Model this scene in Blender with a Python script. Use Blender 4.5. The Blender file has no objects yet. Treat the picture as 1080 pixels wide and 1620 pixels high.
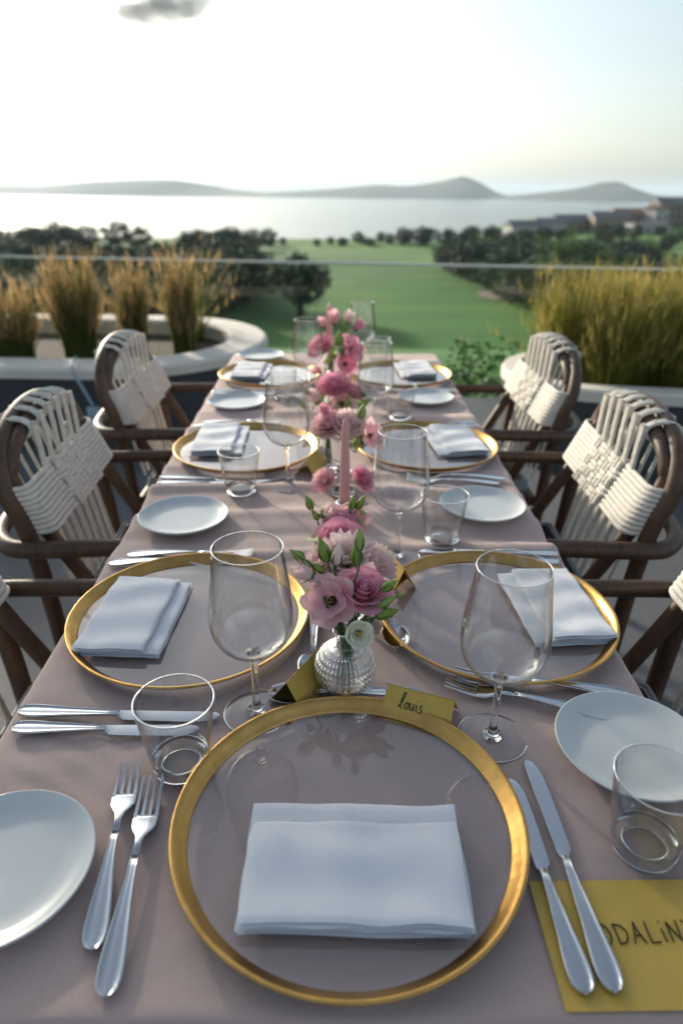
import bpy, math, random
from mathutils import Vector, Matrix, Quaternion, noise

S = bpy.context.scene
COL = S.collection
R = math.radians
PI = math.pi

# ------------------------------------------------------------------ camera, sky, sun, exposure
PITCH, YAW, ROLL, CAM_Z, FPX = .4444, .0118, .0075, 1.3015, 1071.3
cam = bpy.data.objects.new('camera', bpy.data.cameras.new('camera'))
COL.objects.link(cam)
cam.matrix_world = (Matrix.Translation((0, 0, CAM_Z)) @ Matrix.Rotation(-YAW, 4, 'Z')
                    @ Matrix.Rotation(PI / 2 - PITCH, 4, 'X') @ Matrix.Rotation(ROLL, 4, 'Z'))
cam.data.sensor_fit = 'VERTICAL'
cam.data.sensor_height = 36.0
cam.data.lens = 36.0 * FPX / 1620
cam.data.clip_start = .02
cam.data.clip_end = 80000
cam.data.dof.use_dof = True
cam.data.dof.focus_distance = .82
cam.data.dof.aperture_fstop = 3.5
cam.data.dof.aperture_blades = 0
S.camera = cam

SUN_AZ, SUN_EL = R(-33), R(17)          # azimuth from +Y towards +X
world = bpy.data.worlds.new('World')
S.world = world
world.use_nodes = True
wn = world.node_tree
sky = wn.nodes.new('ShaderNodeTexSky')
sky.sky_type = 'NISHITA'
sky.sun_disc = False
sky.sun_elevation = SUN_EL
sky.sun_rotation = SUN_AZ
sky.air_density = 1.0
sky.dust_density = 2.2
sky.ozone_density = 1.0
bg = wn.nodes['Background']
bg.inputs['Strength'].default_value = .122
hs = wn.nodes.new('ShaderNodeHueSaturation')      # milky coastal air: a paler, slightly green white sky
hs.inputs['Saturation'].default_value = .58
tint = wn.nodes.new('ShaderNodeMixRGB')
tint.blend_type = 'MULTIPLY'
tint.inputs[0].default_value = 1
tint.inputs[2].default_value = (.93, 1.0, 1.03, 1)
wn.links.new(sky.outputs[0], hs.inputs['Color'])
wn.links.new(hs.outputs[0], tint.inputs[1])
wn.links.new(tint.outputs[0], bg.inputs['Color'])

sun = bpy.data.objects.new('sun', bpy.data.lights.new('sun', 'SUN'))
COL.objects.link(sun)
to_sun = Vector((math.sin(SUN_AZ) * math.cos(SUN_EL), math.cos(SUN_AZ) * math.cos(SUN_EL), math.sin(SUN_EL)))
sun.rotation_euler = (-to_sun).to_track_quat('-Z', 'Y').to_euler()
sun.data.energy = 4.4
sun.data.angle = R(3.5)
sun.data.color = (1.0, .89, .73)
S.view_settings.view_transform = 'Standard'
S.view_settings.look = 'None'
S.view_settings.gamma = 1
S.view_settings.exposure = .62
S.view_settings.use_curve_mapping = False
S.cycles.use_denoising = True
S.cycles.max_bounces = 14
S.cycles.transparent_max_bounces = 24
S.cycles.transmission_bounces = 12
S.cycles.glossy_bounces = 5
S.cycles.diffuse_bounces = 3
S.cycles.sample_clamp_indirect = 6
S.cycles.caustics_refractive = False
S.cycles.caustics_reflective = False
S.cycles.blur_glossy = .5


# ------------------------------------------------------------------ materials
def mat(name, col, rough=.6, metal=0., var=0., vscale=8., col2=None, bump=0., bscale=60., sheen=0.,
        trans=0., spec=.5, ior=1.5, detail=4., stretch=None, backlight=0., coat=0.):
    m = bpy.data.materials.new(name)
    m.use_nodes = True
    nt = m.node_tree
    p = nt.nodes['Principled BSDF']
    p.inputs['Base Color'].default_value = (*col, 1)
    p.inputs['Roughness'].default_value = rough
    p.inputs['Metallic'].default_value = metal
    p.inputs['Specular IOR Level'].default_value = spec
    p.inputs['IOR'].default_value = ior
    p.inputs['Transmission Weight'].default_value = trans
    p.inputs['Sheen Weight'].default_value = sheen
    p.inputs['Coat Weight'].default_value = coat
    tc = nt.nodes.new('ShaderNodeTexCoord')
    src = tc.outputs['Object']
    if stretch:
        mp = nt.nodes.new('ShaderNodeMapping')
        mp.inputs['Scale'].default_value = stretch
        nt.links.new(src, mp.inputs['Vector'])
        src = mp.outputs[0]
    if var or col2:
        n = nt.nodes.new('ShaderNodeTexNoise')
        n.inputs['Scale'].default_value = vscale
        n.inputs['Detail'].default_value = detail
        nt.links.new(src, n.inputs['Vector'])
        rp = nt.nodes.new('ShaderNodeValToRGB')
        rp.color_ramp.elements[0].position = .3
        rp.color_ramp.elements[1].position = .7
        a = [max(0, c * (1 - var)) for c in col]
        b = col2 if col2 else [min(1, c * (1 + var)) for c in col]
        rp.color_ramp.elements[0].color = (*a, 1)
        rp.color_ramp.elements[1].color = (*b, 1)
        nt.links.new(n.outputs['Fac'], rp.inputs['Fac'])
        nt.links.new(rp.outputs[0], p.inputs['Base Color'])
    if bump:
        n2 = nt.nodes.new('ShaderNodeTexNoise')
        n2.inputs['Scale'].default_value = bscale
        n2.inputs['Detail'].default_value = 5
        nt.links.new(src, n2.inputs['Vector'])
        bp = nt.nodes.new('ShaderNodeBump')
        bp.inputs['Strength'].default_value = bump
        bp.inputs['Distance'].default_value = .01
        nt.links.new(n2.outputs['Fac'], bp.inputs['Height'])
        nt.links.new(bp.outputs[0], p.inputs['Normal'])
    if backlight:
        out = nt.nodes['Material Output']
        tr = nt.nodes.new('ShaderNodeBsdfTranslucent')
        mx = nt.nodes.new('ShaderNodeMixShader')
        mx.inputs[0].default_value = backlight
        if var or col2:
            nt.links.new(rp.outputs[0], tr.inputs['Color'])
        else:
            tr.inputs['Color'].default_value = (*col, 1)
        nt.links.new(p.outputs[0], mx.inputs[1])
        nt.links.new(tr.outputs[0], mx.inputs[2])
        nt.links.new(mx.outputs[0], out.inputs['Surface'])
    return m


def thin_glass(name, tint=(1, 1, 1), ior=1.5, rough=.0, boost=1.0, add=0.0, edge=(.9, .9, .9)):
    """clear pane: transparent with a Fresnel reflection, equal from both sides"""
    m = bpy.data.materials.new(name)
    m.use_nodes = True
    nt = m.node_tree
    nt.nodes.remove(nt.nodes['Principled BSDF'])
    out = nt.nodes['Material Output']
    geo = nt.nodes.new('ShaderNodeNewGeometry')
    mr = nt.nodes.new('ShaderNodeMapRange')
    mr.inputs['To Min'].default_value = ior
    mr.inputs['To Max'].default_value = 1 / ior
    nt.links.new(geo.outputs['Backfacing'], mr.inputs['Value'])
    fr = nt.nodes.new('ShaderNodeFresnel')
    nt.links.new(mr.outputs[0], fr.inputs['IOR'])
    ma = nt.nodes.new('ShaderNodeMath')
    ma.operation = 'MULTIPLY_ADD'
    ma.use_clamp = True
    ma.inputs[1].default_value = boost
    ma.inputs[2].default_value = add
    nt.links.new(fr.outputs[0], ma.inputs[0])
    t = nt.nodes.new('ShaderNodeBsdfTransparent')
    lw = nt.nodes.new('ShaderNodeLayerWeight')
    lw.inputs['Blend'].default_value = .5
    pw = nt.nodes.new('ShaderNodeMath')
    pw.operation = 'POWER'
    pw.inputs[1].default_value = 5.0
    nt.links.new(lw.outputs['Facing'], pw.inputs[0])
    mc = nt.nodes.new('ShaderNodeMixRGB')
    mc.inputs[1].default_value = (*tint, 1)
    mc.inputs[2].default_value = (*edge, 1)
    nt.links.new(pw.outputs[0], mc.inputs[0])
    nt.links.new(mc.outputs[0], t.inputs['Color'])
    g = nt.nodes.new('ShaderNodeBsdfGlossy')
    g.inputs['Roughness'].default_value = rough
    mx = nt.nodes.new('ShaderNodeMixShader')
    nt.links.new(ma.outputs[0], mx.inputs[0])
    nt.links.new(t.outputs[0], mx.inputs[1])
    nt.links.new(g.outputs[0], mx.inputs[2])
    nt.links.new(mx.outputs[0], out.inputs['Surface'])
    return m


M = {}
M['cloth'] = mat('mauve_linen', (.52, .385, .345), .85, var=.05, vscale=500, bump=.14, bscale=650, sheen=.15)
M['napkin'] = mat('white_cotton', (.74, .75, .78), .9, bump=.14, bscale=500, sheen=.2)
M['gold'] = mat('gold_leaf', (.66, .385, .12), .34, 1.0, var=.2, vscale=26, bump=.06, bscale=90)
M['disc'] = thin_glass('clear_charger_glass', (.985, .985, .985), 1.5, .006, 2.0, .0)
M['porcelain'] = mat('white_porcelain', (.62, .64, .63), .25, var=.02, vscale=30, spec=.5)
M['steel'] = mat('polished_steel', (.60, .61, .63), .13, 1.0, bump=.02, bscale=30)
M['bowl'] = thin_glass('thin_stemware_glass', (.992, .994, .994), 1.5, .0, 1.6, .004, (.42, .45, .47))
M['glass'] = mat('solid_glass', (1, 1, 1), .0, trans=1.0, ior=1.46)
M['vaseglass'] = thin_glass('pressed_glass', (.95, .97, .96), 1.5, .02, 2.6, .05, (.5, .54, .53))
M['card'] = mat('gold_card', (.68, .44, .085), .5, var=.06, vscale=40, bump=.05, bscale=300)
M['ink'] = mat('black_ink', (.012, .011, .010), .7)
M['wood'] = mat('dark_teak', (.058, .032, .019), .45, col2=(.125, .068, .040), vscale=14, bump=.1, bscale=60, stretch=(4, 4, 1))
M['rope'] = mat('cream_rope', (.74, .70, .62), .9, var=.12, vscale=70, bump=.35, bscale=260)
M['cushion'] = mat('grey_cushion', (.36, .37, .38), .9, bump=.15, bscale=300)
M['concrete'] = mat('grey_concrete', (.10, .107, .117), .75, var=.12, vscale=2.5, bump=.1, bscale=40)
M['plaster'] = mat('pale_plaster', (.74, .69, .61), .85, var=.08, vscale=4, bump=.12, bscale=50)
M['plwall'] = mat('grey_render', (.055, .062, .068), .85, var=.1, vscale=4, bump=.1, bscale=50)
M['soil'] = mat('brown_soil', (.06, .04, .028), .95, var=.4, vscale=25, bump=.6, bscale=30)
M['blade'] = mat('grass_blade', (.11, .14, .025), .6, var=.3, vscale=3, backlight=.4)
M['plume'] = mat('golden_plume', (.50, .34, .16), .8, var=.25, vscale=5, backlight=.45)
M['bladeg'] = mat('yellow_grass_blade', (.20, .22, .03), .6, var=.3, vscale=3, backlight=.4)
M['plumeg'] = mat('pale_plume', (.42, .34, .10), .8, var=.25, vscale=5, backlight=.4)
M['stem'] = mat('green_stem', (.055, .13, .03), .5, var=.2, vscale=60)
M['bud'] = mat('green_bud', (.26, .40, .06), .45, col2=(.48, .58, .18), vscale=50, backlight=.35)
M['rose'] = mat('mauve_rose_petal', (.84, .33, .47), .6, col2=(.89, .50, .59), vscale=40, backlight=.42)
M['pink'] = mat('pale_pink_petal', (.88, .50, .55), .6, col2=(.91, .65, .66), vscale=45, backlight=.45)
M['blush'] = mat('blush_petal', (.92, .68, .67), .6, col2=(.93, .79, .75), vscale=45, backlight=.45)
M['cream'] = mat('cream_petal', (.93, .91, .68), .6, col2=(.94, .93, .82), vscale=60, backlight=.15)
M['heart'] = mat('yellow_stamen', (.45, .28, .03), .7)
M['dark'] = mat('dark_throat', (.10, .03, .03), .7)
M['wax'] = mat('pink_wax', (.76, .37, .35), .45, var=.04, vscale=30)
M['wick'] = mat('wick', (.6, .5, .4), .9)
M['tablewood'] = mat('table_wood', (.2, .12, .07), .6, var=.1)
M['bal'] = thin_glass('balustrade_glass', (.86, .91, .88), 1.5, .0, 1.0, .0)
M['rail'] = mat('pale_glass_edge', (.72, .74, .68), .4)
M['leaf'] = mat('shrub_leaf', (.035, .085, .02), .5, col2=(.07, .14, .035), vscale=6, backlight=.25)
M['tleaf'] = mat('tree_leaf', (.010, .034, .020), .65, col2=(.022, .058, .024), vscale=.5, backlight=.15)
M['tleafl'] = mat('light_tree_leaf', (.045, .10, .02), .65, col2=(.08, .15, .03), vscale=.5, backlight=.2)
M['bark'] = mat('bark', (.07, .05, .038), .9, var=.3, vscale=3)
M['housew'] = mat('white_house', (.45, .43, .42), .8, var=.05, vscale=.3)
M['houset'] = mat('tan_house', (.26, .20, .155), .8, var=.08, vscale=.3)
M['roof'] = mat('tile_roof', (.24, .13, .09), .8, var=.2, vscale=.6)
M['roofg'] = mat('grey_roof', (.16, .16, .18), .8, var=.2, vscale=.6)
M['pane'] = mat('window_pane', (.05, .06, .08), .1)
M['rock'] = mat('hill_scrub', (.05, .07, .055), .9, col2=(.11, .12, .09), vscale=.006, detail=8)
M['cable'] = mat('pale_blue_plastic', (.30, .42, .50), .5)
M['cloudm'] = mat('cloud_vapour', (.50, .53, .56), 1.0, spec=0, backlight=.2)


# pressed glass: part of the light is bent by the thick studs
_nt = M['vaseglass'].node_tree
_o = _nt.nodes['Material Output']
_a = _o.inputs['Surface'].links[0].from_socket
_g = _nt.nodes.new('ShaderNodeBsdfGlass')
_g.inputs['IOR'].default_value = 1.42
_g.inputs['Roughness'].default_value = .02
_m = _nt.nodes.new('ShaderNodeMixShader')
_m.inputs[0].default_value = .5
_nt.links.new(_a, _m.inputs[1])
_nt.links.new(_g.outputs[0], _m.inputs[2])
_nt.links.new(_m.outputs[0], _o.inputs['Surface'])


def water_mat():
    m = mat('sea_water', (.03, .06, .075), .22, spec=.5, ior=1.33)
    nt = m.node_tree
    p = nt.nodes['Principled BSDF']
    tc = nt.nodes.new('ShaderNodeTexCoord')
    n = nt.nodes.new('ShaderNodeTexNoise')
    n.inputs['Scale'].default_value = .05
    n.inputs['Detail'].default_value = 8
    b = nt.nodes.new('ShaderNodeBump')
    b.inputs['Strength'].default_value = .5
    b.inputs['Distance'].default_value = 2.0
    nt.links.new(tc.outputs['Object'], n.inputs['Vector'])
    nt.links.new(n.outputs['Fac'], b.inputs['Height'])
    nt.links.new(b.outputs[0], p.inputs['Normal'])
    return m


def turf_mat():
    """fairway turf: mown stripes, paler rough and dry patches by place"""
    m = mat('golf_turf', (.05, .12, .02), .85)
    nt = m.node_tree
    p = nt.nodes['Principled BSDF']
    tc = nt.nodes.new('ShaderNodeTexCoord')
    n = nt.nodes.new('ShaderNodeTexNoise')
    n.inputs['Scale'].default_value = .03
    n.inputs['Detail'].default_value = 5
    nt.links.new(tc.outputs['Object'], n.inputs['Vector'])
    rp = nt.nodes.new('ShaderNodeValToRGB')
    e = rp.color_ramp.elements
    e[0].position, e[0].color = .35, (.024, .128, .003, 1)
    e[1].position, e[1].color = .68, (.100, .225, .008, 1)
    x = e.new(.52)
    x.color = (.044, .170, .004, 1)
    nt.links.new(n.outputs['Fac'], rp.inputs['Fac'])
    w = nt.nodes.new('ShaderNodeTexWave')
    w.wave_type = 'BANDS'
    w.bands_direction = 'Y'
    w.inputs['Scale'].default_value = .022
    w.inputs['Distortion'].default_value = 3
    w.inputs['Detail'].default_value = 1
    nt.links.new(tc.outputs['Object'], w.inputs['Vector'])
    mx = nt.nodes.new('ShaderNodeMixRGB')
    mx.blend_type = 'MULTIPLY'
    mx.inputs[0].default_value = .2
    nt.links.new(rp.outputs[0], mx.inputs[1])
    nt.links.new(w.outputs[0], mx.inputs[2])
    nt.links.new(mx.outputs[0], p.inputs['Base Color'])
    return m


M['sea'] = water_mat()
M['turf'] = turf_mat()


# ------------------------------------------------------------------ mesh helpers
class MB:
    def __init__(s):
        s.v, s.f = [], []

    def add(s, vs, fs):
        k = len(s.v)
        s.v += [tuple(p) for p in vs]
        s.f += [tuple(i + k for i in f) for f in fs]
        return s

    def grid(s, pts, closed_u=False, closed_v=False):
        """pts[i][j] -> quads"""
        a, b = len(pts), len(pts[0])
        fs = []
        for i in range(a if closed_u else a - 1):
            for j in range(b if closed_v else b - 1):
                i2, j2 = (i + 1) % a, (j + 1) % b
                fs.append((i * b + j, i2 * b + j, i2 * b + j2, i * b + j2))
        return s.add([p for r in pts for p in r], fs)

    def lathe(s, prof, n=40, z0=0, cx=0, cy=0):
        rows = []
        for r, z in prof:
            rows.append([(cx + r * math.cos(2 * PI * k / n), cy + r * math.sin(2 * PI * k / n), z0 + z) for k in range(n)])
        return s.grid(rows, closed_v=True)

    def tube(s, path, rad, n=8, cap=True, flat=1.0):
        path = [Vector(p) for p in path]
        if not isinstance(rad, (list, tuple)):
            rad = [rad] * len(path)
        rows = []
        up = None
        for i, p in enumerate(path):
            t = (path[min(i + 1, len(path) - 1)] - path[max(i - 1, 0)])
            t = t.normalized() if t.length > 1e-9 else Vector((0, 0, 1))
            if up is None:
                up = t.orthogonal().normalized()
            up = (up - t * up.dot(t))
            up = up.normalized() if up.length > 1e-6 else t.orthogonal().normalized()
            sd = t.cross(up)
            rows.append([tuple(p + (up * math.cos(2 * PI * k / n) + sd * math.sin(2 * PI * k / n) * flat) * rad[i]) for k in range(n)])
        k0 = len(s.v)
        s.grid(rows, closed_v=True)
        if cap:
            s.f.append(tuple(k0 + k for k in range(n))[::-1])
            s.f.append(tuple(k0 + (len(rows) - 1) * n + k for k in range(n)))
        return s

    def box(s, x0, x1, y0, y1, z0, z1):
        return s.add([(x0, y0, z0), (x1, y0, z0), (x1, y1, z0), (x0, y1, z0), (x0, y0, z1), (x1, y0, z1), (x1, y1, z1), (x0, y1, z1)],
                     [(0, 3, 2, 1), (4, 5, 6, 7), (0, 1, 5, 4), (1, 2, 6, 5), (2, 3, 7, 6), (3, 0, 4, 7)])

    def rbox(s, x0, x1, y0, y1, z0, z1, r=.01, n=4):
        """box with rounded vertical outline and soft top/bottom"""
        def outline(ins):
            pts = []
            for cx, cy, a0 in ((x1 - r, y1 - r, 0), (x0 + r, y1 - r, PI / 2), (x0 + r, y0 + r, PI), (x1 - r, y0 + r, 1.5 * PI)):
                for k in range(n + 1):
                    a = a0 + PI / 2 * k / n
                    pts.append((cx + (r - ins) * math.cos(a), cy + (r - ins) * math.sin(a)))
            return pts
        q = min(r * .9, (z1 - z0) * .45)
        rows = []
        for k in range(4):
            a = PI / 2 * k / 3
            rows.append([(x, y, z0 + q - q * math.cos(a)) for x, y in outline(q - q * math.sin(a))])
        for k in range(4):
            a = PI / 2 * k / 3
            rows.append([(x, y, z1 - q + q * math.sin(a)) for x, y in outline(q - q * math.cos(a))])
        k0 = len(s.v)
        s.grid(rows, closed_v=True)
        m = len(rows[0])
        s.f.append(tuple(k0 + k for k in range(m))[::-1])
        s.f.append(tuple(k0 + (len(rows) - 1) * m + k for k in range(m)))
        return s

    def xf(s, mtx):
        s.v = [tuple(mtx @ Vector(p)) for p in s.v]
        return s

    def build(s, name, m, parent=None, smooth=True):
        me = bpy.data.meshes.new(name)
        me.from_pydata(s.v, [], s.f)
        if smooth:
            me.shade_smooth()
        me.materials.append(m)
        o = bpy.data.objects.new(name, me)
        COL.objects.link(o)
        if parent:
            o.parent = parent
        return o


def sharp(o, ang=40):
    o.data.set_sharp_from_angle(angle=R(ang))
    return o


def thing(name, label, cat, loc=(0, 0, 0), rz=0., group=None):
    o = bpy.data.objects.new(name, None)
    o.empty_display_size = .05
    COL.objects.link(o)
    o.location = loc
    o.rotation_euler = (0, 0, rz)
    o['label'] = label
    o['category'] = cat
    if group:
        o['group'] = group
    return o


def tag(o, label, cat=None, group=None, kind=None):
    o['label'] = label
    if cat:
        o['category'] = cat
    if group:
        o['group'] = group
    if kind:
        o['kind'] = kind
    return o


def struct(name, mb, m, label, smooth=True):
    o = mb.build(name, m, None, smooth)
    o['kind'] = 'structure'
    o['label'] = label
    return o


KIDS = {}


def copy_tree(root, loc, rz=0., label=None, scale=None, group=None):
    if root.name not in KIDS:
        KIDS[root.name] = [(c, list(c.children)) for c in root.children]
    r = root.copy()
    COL.objects.link(r)
    r.location = loc
    r.rotation_euler = (0, 0, rz)
    if scale:
        r.scale = scale if isinstance(scale, tuple) else (scale,) * 3
    if label:
        r['label'] = label
    if group:
        r['group'] = group
    for c, subs in KIDS[root.name]:
        d = c.copy()
        COL.objects.link(d)
        d.parent = r
        for g in subs:
            e = g.copy()
            COL.objects.link(e)
            e.parent = d
    return r


def spline(pts, n=8):
    P = [Vector(p) for p in pts]
    out = []
    for i in range(len(P) - 1):
        p0, p1, p2, p3 = P[max(i - 1, 0)], P[i], P[i + 1], P[min(i + 2, len(P) - 1)]
        for k in range(n):
            t = k / n
            out.append(.5 * ((2 * p1) + (p2 - p0) * t + (2 * p0 - 5 * p1 + 4 * p2 - p3) * t * t + (3 * p1 - p0 - 3 * p2 + p3) * t ** 3))
    out.append(P[-1])
    return out


def sstep(a, b, x):
    t = max(0., min(1., (x - a) / (b - a)))
    return t * t * (3 - 2 * t)


def lerp(a, b, t):
    return a + (b - a) * t


def nz(x, y, z=0.):
    return noise.noise(Vector((x, y, z)))


# ------------------------------------------------------------------ land, sea, hills
def tz(x, y):
    if y < 7:
        return -.45
    if y < 58:
        base = lerp(-.45, -15, sstep(0, 1, (y - 7) / 51) ** .8)
    else:
        base = -15.0
    base += .5 * nz(x * .02, y * .02) * sstep(40, 90, y)
    w = sstep(45, 115, x) * sstep(180, 320, y)
    far = lerp(0, -27, sstep(250, 520, y))
    hill = 3.2 * sstep(200, 360, y) * sstep(60, 190, x) + lerp(0, -34, sstep(430, 640, y))
    return base + lerp(far, hill, w)


mb = MB()
ys = [4.4 + .6 * k for k in range(6)] + [8 + 3 * k for k in range(18)] + [62 + 8 * k for k in range(26)] + [270 + 22 * k for k in range(20)]
xs = []
x = -900.0
while x <= 900:
    xs.append(x)
    ax = abs(x)
    x += 1.5 if ax < 12 else 6 if ax < 90 else 22 if ax < 320 else 90
mb.grid([[(x, y, tz(x, y)) for x in xs] for y in ys])
for i, f in enumerate(mb.f):
    mb.f[i] = f[::-1]
struct('golf_course', mb, M['turf'], 'green golf fairway falling away below the terrace towards the sea')

mb = MB()
nx = [-15000, -6000, -3000, -1500, -600, 0, 600, 1500, 3000, 6000, 15000]
ny = [200, 500, 1000, 2000, 4000, 7000, 12000, 30000]
mb.grid([[(x, y, -40) for y in ny] for x in nx])
struct('sea', mb, M['sea'], 'pale hazy sea with sun glitter on the left', False)


def hill(pts, Y, label, seed, deep=700):
    pts = [Vector((p[0], 0, p[1])) for p in pts]
    ridge = spline(pts, 5)
    rows = []
    J = 12
    for j in range(-J, J + 1):
        t = j / J
        row = []
        for q in ridge:
            h = q.z + 41
            k = (1 - abs(t)) ** .9
            yy = Y + t * (deep if t > 0 else deep * .55)
            hh = h * k * (1 + .16 * nz(q.x * .006, yy * .006, seed) * (abs(t) > .04)) if h > 0 else h
            row.append((q.x, yy, -41 + hh))
        rows.append(row)
    m = MB()
    m.grid(rows)
    m.f = [f[::-1] for f in m.f]
    struct('hill', m, M['rock'], label)


hill([(-3600, -30), (-3200, 10), (-2700, -2), (-2300, 8), (-1909, 6), (-1690, 25), (-1437, 43), (-1077, 52), (-865, 28), (-687, 0), (-471, -19), (-326, -24), (-200, -41)], 4900,
     'long low island ridge across the water on the left', 1)
hill([(-800, -41), (-525, -25), (-314, -12), (-34, 4), (245, 27), (420, 23), (593, 43), (690, 62), (765, 76), (855, 49), (947, 5), (1040, -36), (1090, -43)], 4500,
     'pointed hill across the water right of the middle', 2)
hill([(800, -43), (911, -31), (1035, -12), (1220, 9), (1342, 30), (1418, 45), (1496, 46), (1564, 21), (1647, -4), (1729, -18), (1900, -22), (2200, -8), (2600, -41)], 3950,
     'rounded hill across the water at the far right', 3)

# cloud, high above the haze
mb = MB()
mb.box(-1, 1, -1, 1, -1, 1)
o = mb.build('cloud', M['cable'], None, False)
o.location = (-650, 3000, 588)
o.scale = (390, 120, 95)
tag(o, 'small grey wispy cloud high up at the top left of the sky', kind='stuff')
m = bpy.data.materials.new('cloud_vapour')
m.use_nodes = True
nt = m.node_tree
nt.nodes.remove(nt.nodes['Principled BSDF'])
vol = nt.nodes.new('ShaderNodeVolumePrincipled')
vol.inputs['Color'].default_value = (.45, .48, .49, 1)
vol.inputs['Anisotropy'].default_value = 0
tc = nt.nodes.new('ShaderNodeTexCoord')
ln = nt.nodes.new('ShaderNodeVectorMath')
ln.operation = 'LENGTH'
n1 = nt.nodes.new('ShaderNodeTexNoise')
n1.inputs['Scale'].default_value = 2.6
n1.inputs['Detail'].default_value = 5
mp = nt.nodes.new('ShaderNodeMapping')
mp.inputs['Scale'].default_value = (1.5, .6, .7)
nt.links.new(tc.outputs['Object'], mp.inputs['Vector'])
nt.links.new(mp.outputs[0], n1.inputs['Vector'])
nt.links.new(tc.outputs['Object'], ln.inputs[0])
sub = nt.nodes.new('ShaderNodeMath')
sub.operation = 'MULTIPLY_ADD'
sub.inputs[1].default_value = -.62
nt.links.new(ln.outputs['Value'], sub.inputs[0])
nt.links.new(n1.outputs['Fac'], sub.inputs[2])
mr = nt.nodes.new('ShaderNodeMapRange')
mr.inputs['From Min'].default_value = .09
mr.inputs['From Max'].default_value = .32
mr.inputs['To Min'].default_value = 0
mr.inputs['To Max'].default_value = .022
nt.links.new(sub.outputs[0], mr.inputs['Value'])
nt.links.new(mr.outputs[0], vol.inputs['Density'])
nt.links.new(vol.outputs[0], nt.nodes['Material Output'].inputs['Volume'])
o.data.materials.clear()
o.data.materials.append(m)

# terrace
mb = MB()
pts = [(-9, -3), (9, -3), (9, 4.45), (-.2, 4.62), (-.25, 5.45), (-9, 5.6)]
n = len(pts)
mb.add([(x, y, 0) for x, y in pts] + [(x, y, -1.2) for x, y in pts], [tuple(range(n))] + [(i, i + n, (i + 1) % n + n, (i + 1) % n) for i in range(n)])
struct('terrace_floor', mb, M['concrete'], 'smooth grey concrete terrace floor', False)


# ------------------------------------------------------------------ planters with grasses
def stadium(cx, cy, ang, hw, length, sgn, k=20):
    """rounded end at (cx,cy), running away along sgn*x; outline of half width hw"""
    pts = []
    for i in range(k + 1):
        a = PI / 2 - PI * i / k
        pts.append((-math.cos(a) * -hw, math.sin(a) * hw))
    pts = [(p[0], p[1]) for p in pts]
    pts = [(-length, hw)] + [(-length * .5, hw)] + pts + [(-length * .5, -hw), (-length, -hw)]
    out = []
    for x, y in pts:
        x *= sgn
        out.append((cx + x * math.cos(ang) - y * math.sin(ang), cy + x * math.sin(ang) + y * math.cos(ang)))
    return out


def planter(cx, cy, ang, hw, length, sgn, h, rim, label):
    t = thing('planter', label, 'planter', (cx, cy, 0))
    o_ = [(x - cx, y - cy) for x, y in stadium(cx, cy, ang, hw, length, sgn)]
    i_ = [(x - cx, y - cy) for x, y in stadium(cx, cy, ang, hw - rim, length, sgn)]
    b_ = [(x - cx, y - cy) for x, y in stadium(cx, cy, ang, hw - .012, length, sgn)]
    w = MB()
    w.grid([[(x, y, 0) for x, y in b_], [(x, y, h - .05) for x, y in b_]])
    w.build('wall', M['plwall'], t)
    r = MB()
    mid = [(lerp(a[0], b[0], .08), lerp(a[1], b[1], .08)) for a, b in zip(o_, i_)]
    mi2 = [(lerp(a[0], b[0], .92), lerp(a[1], b[1], .92)) for a, b in zip(o_, i_)]
    r.grid([[(x, y, h - .06) for x, y in o_], [(x, y, h - .015) for x, y in o_], [(x, y, h) for x, y in mid], [(x, y, h) for x, y in mi2],
            [(x, y, h - .015) for x, y in i_], [(x, y, h - .16) for x, y in i_]])
    sharp(r.build('rim', M['plaster'], t), 30)
    s = MB()
    m = len(i_)
    s.add([(x, y, h - .1) for x, y in i_], [tuple(range(m))])
    s.build('soil', M['soil'], t, False)
    return t


planter(-1.27, 4.36, R(-3), .84, 8, 1, .45, .24, 'long curved planter with pale sunlit rim at the left terrace edge')
planter(1.36, 3.58, R(-9), .46, 7, -1, .45, .12, 'round ended low planter at the right terrace edge behind the chairs')


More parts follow.
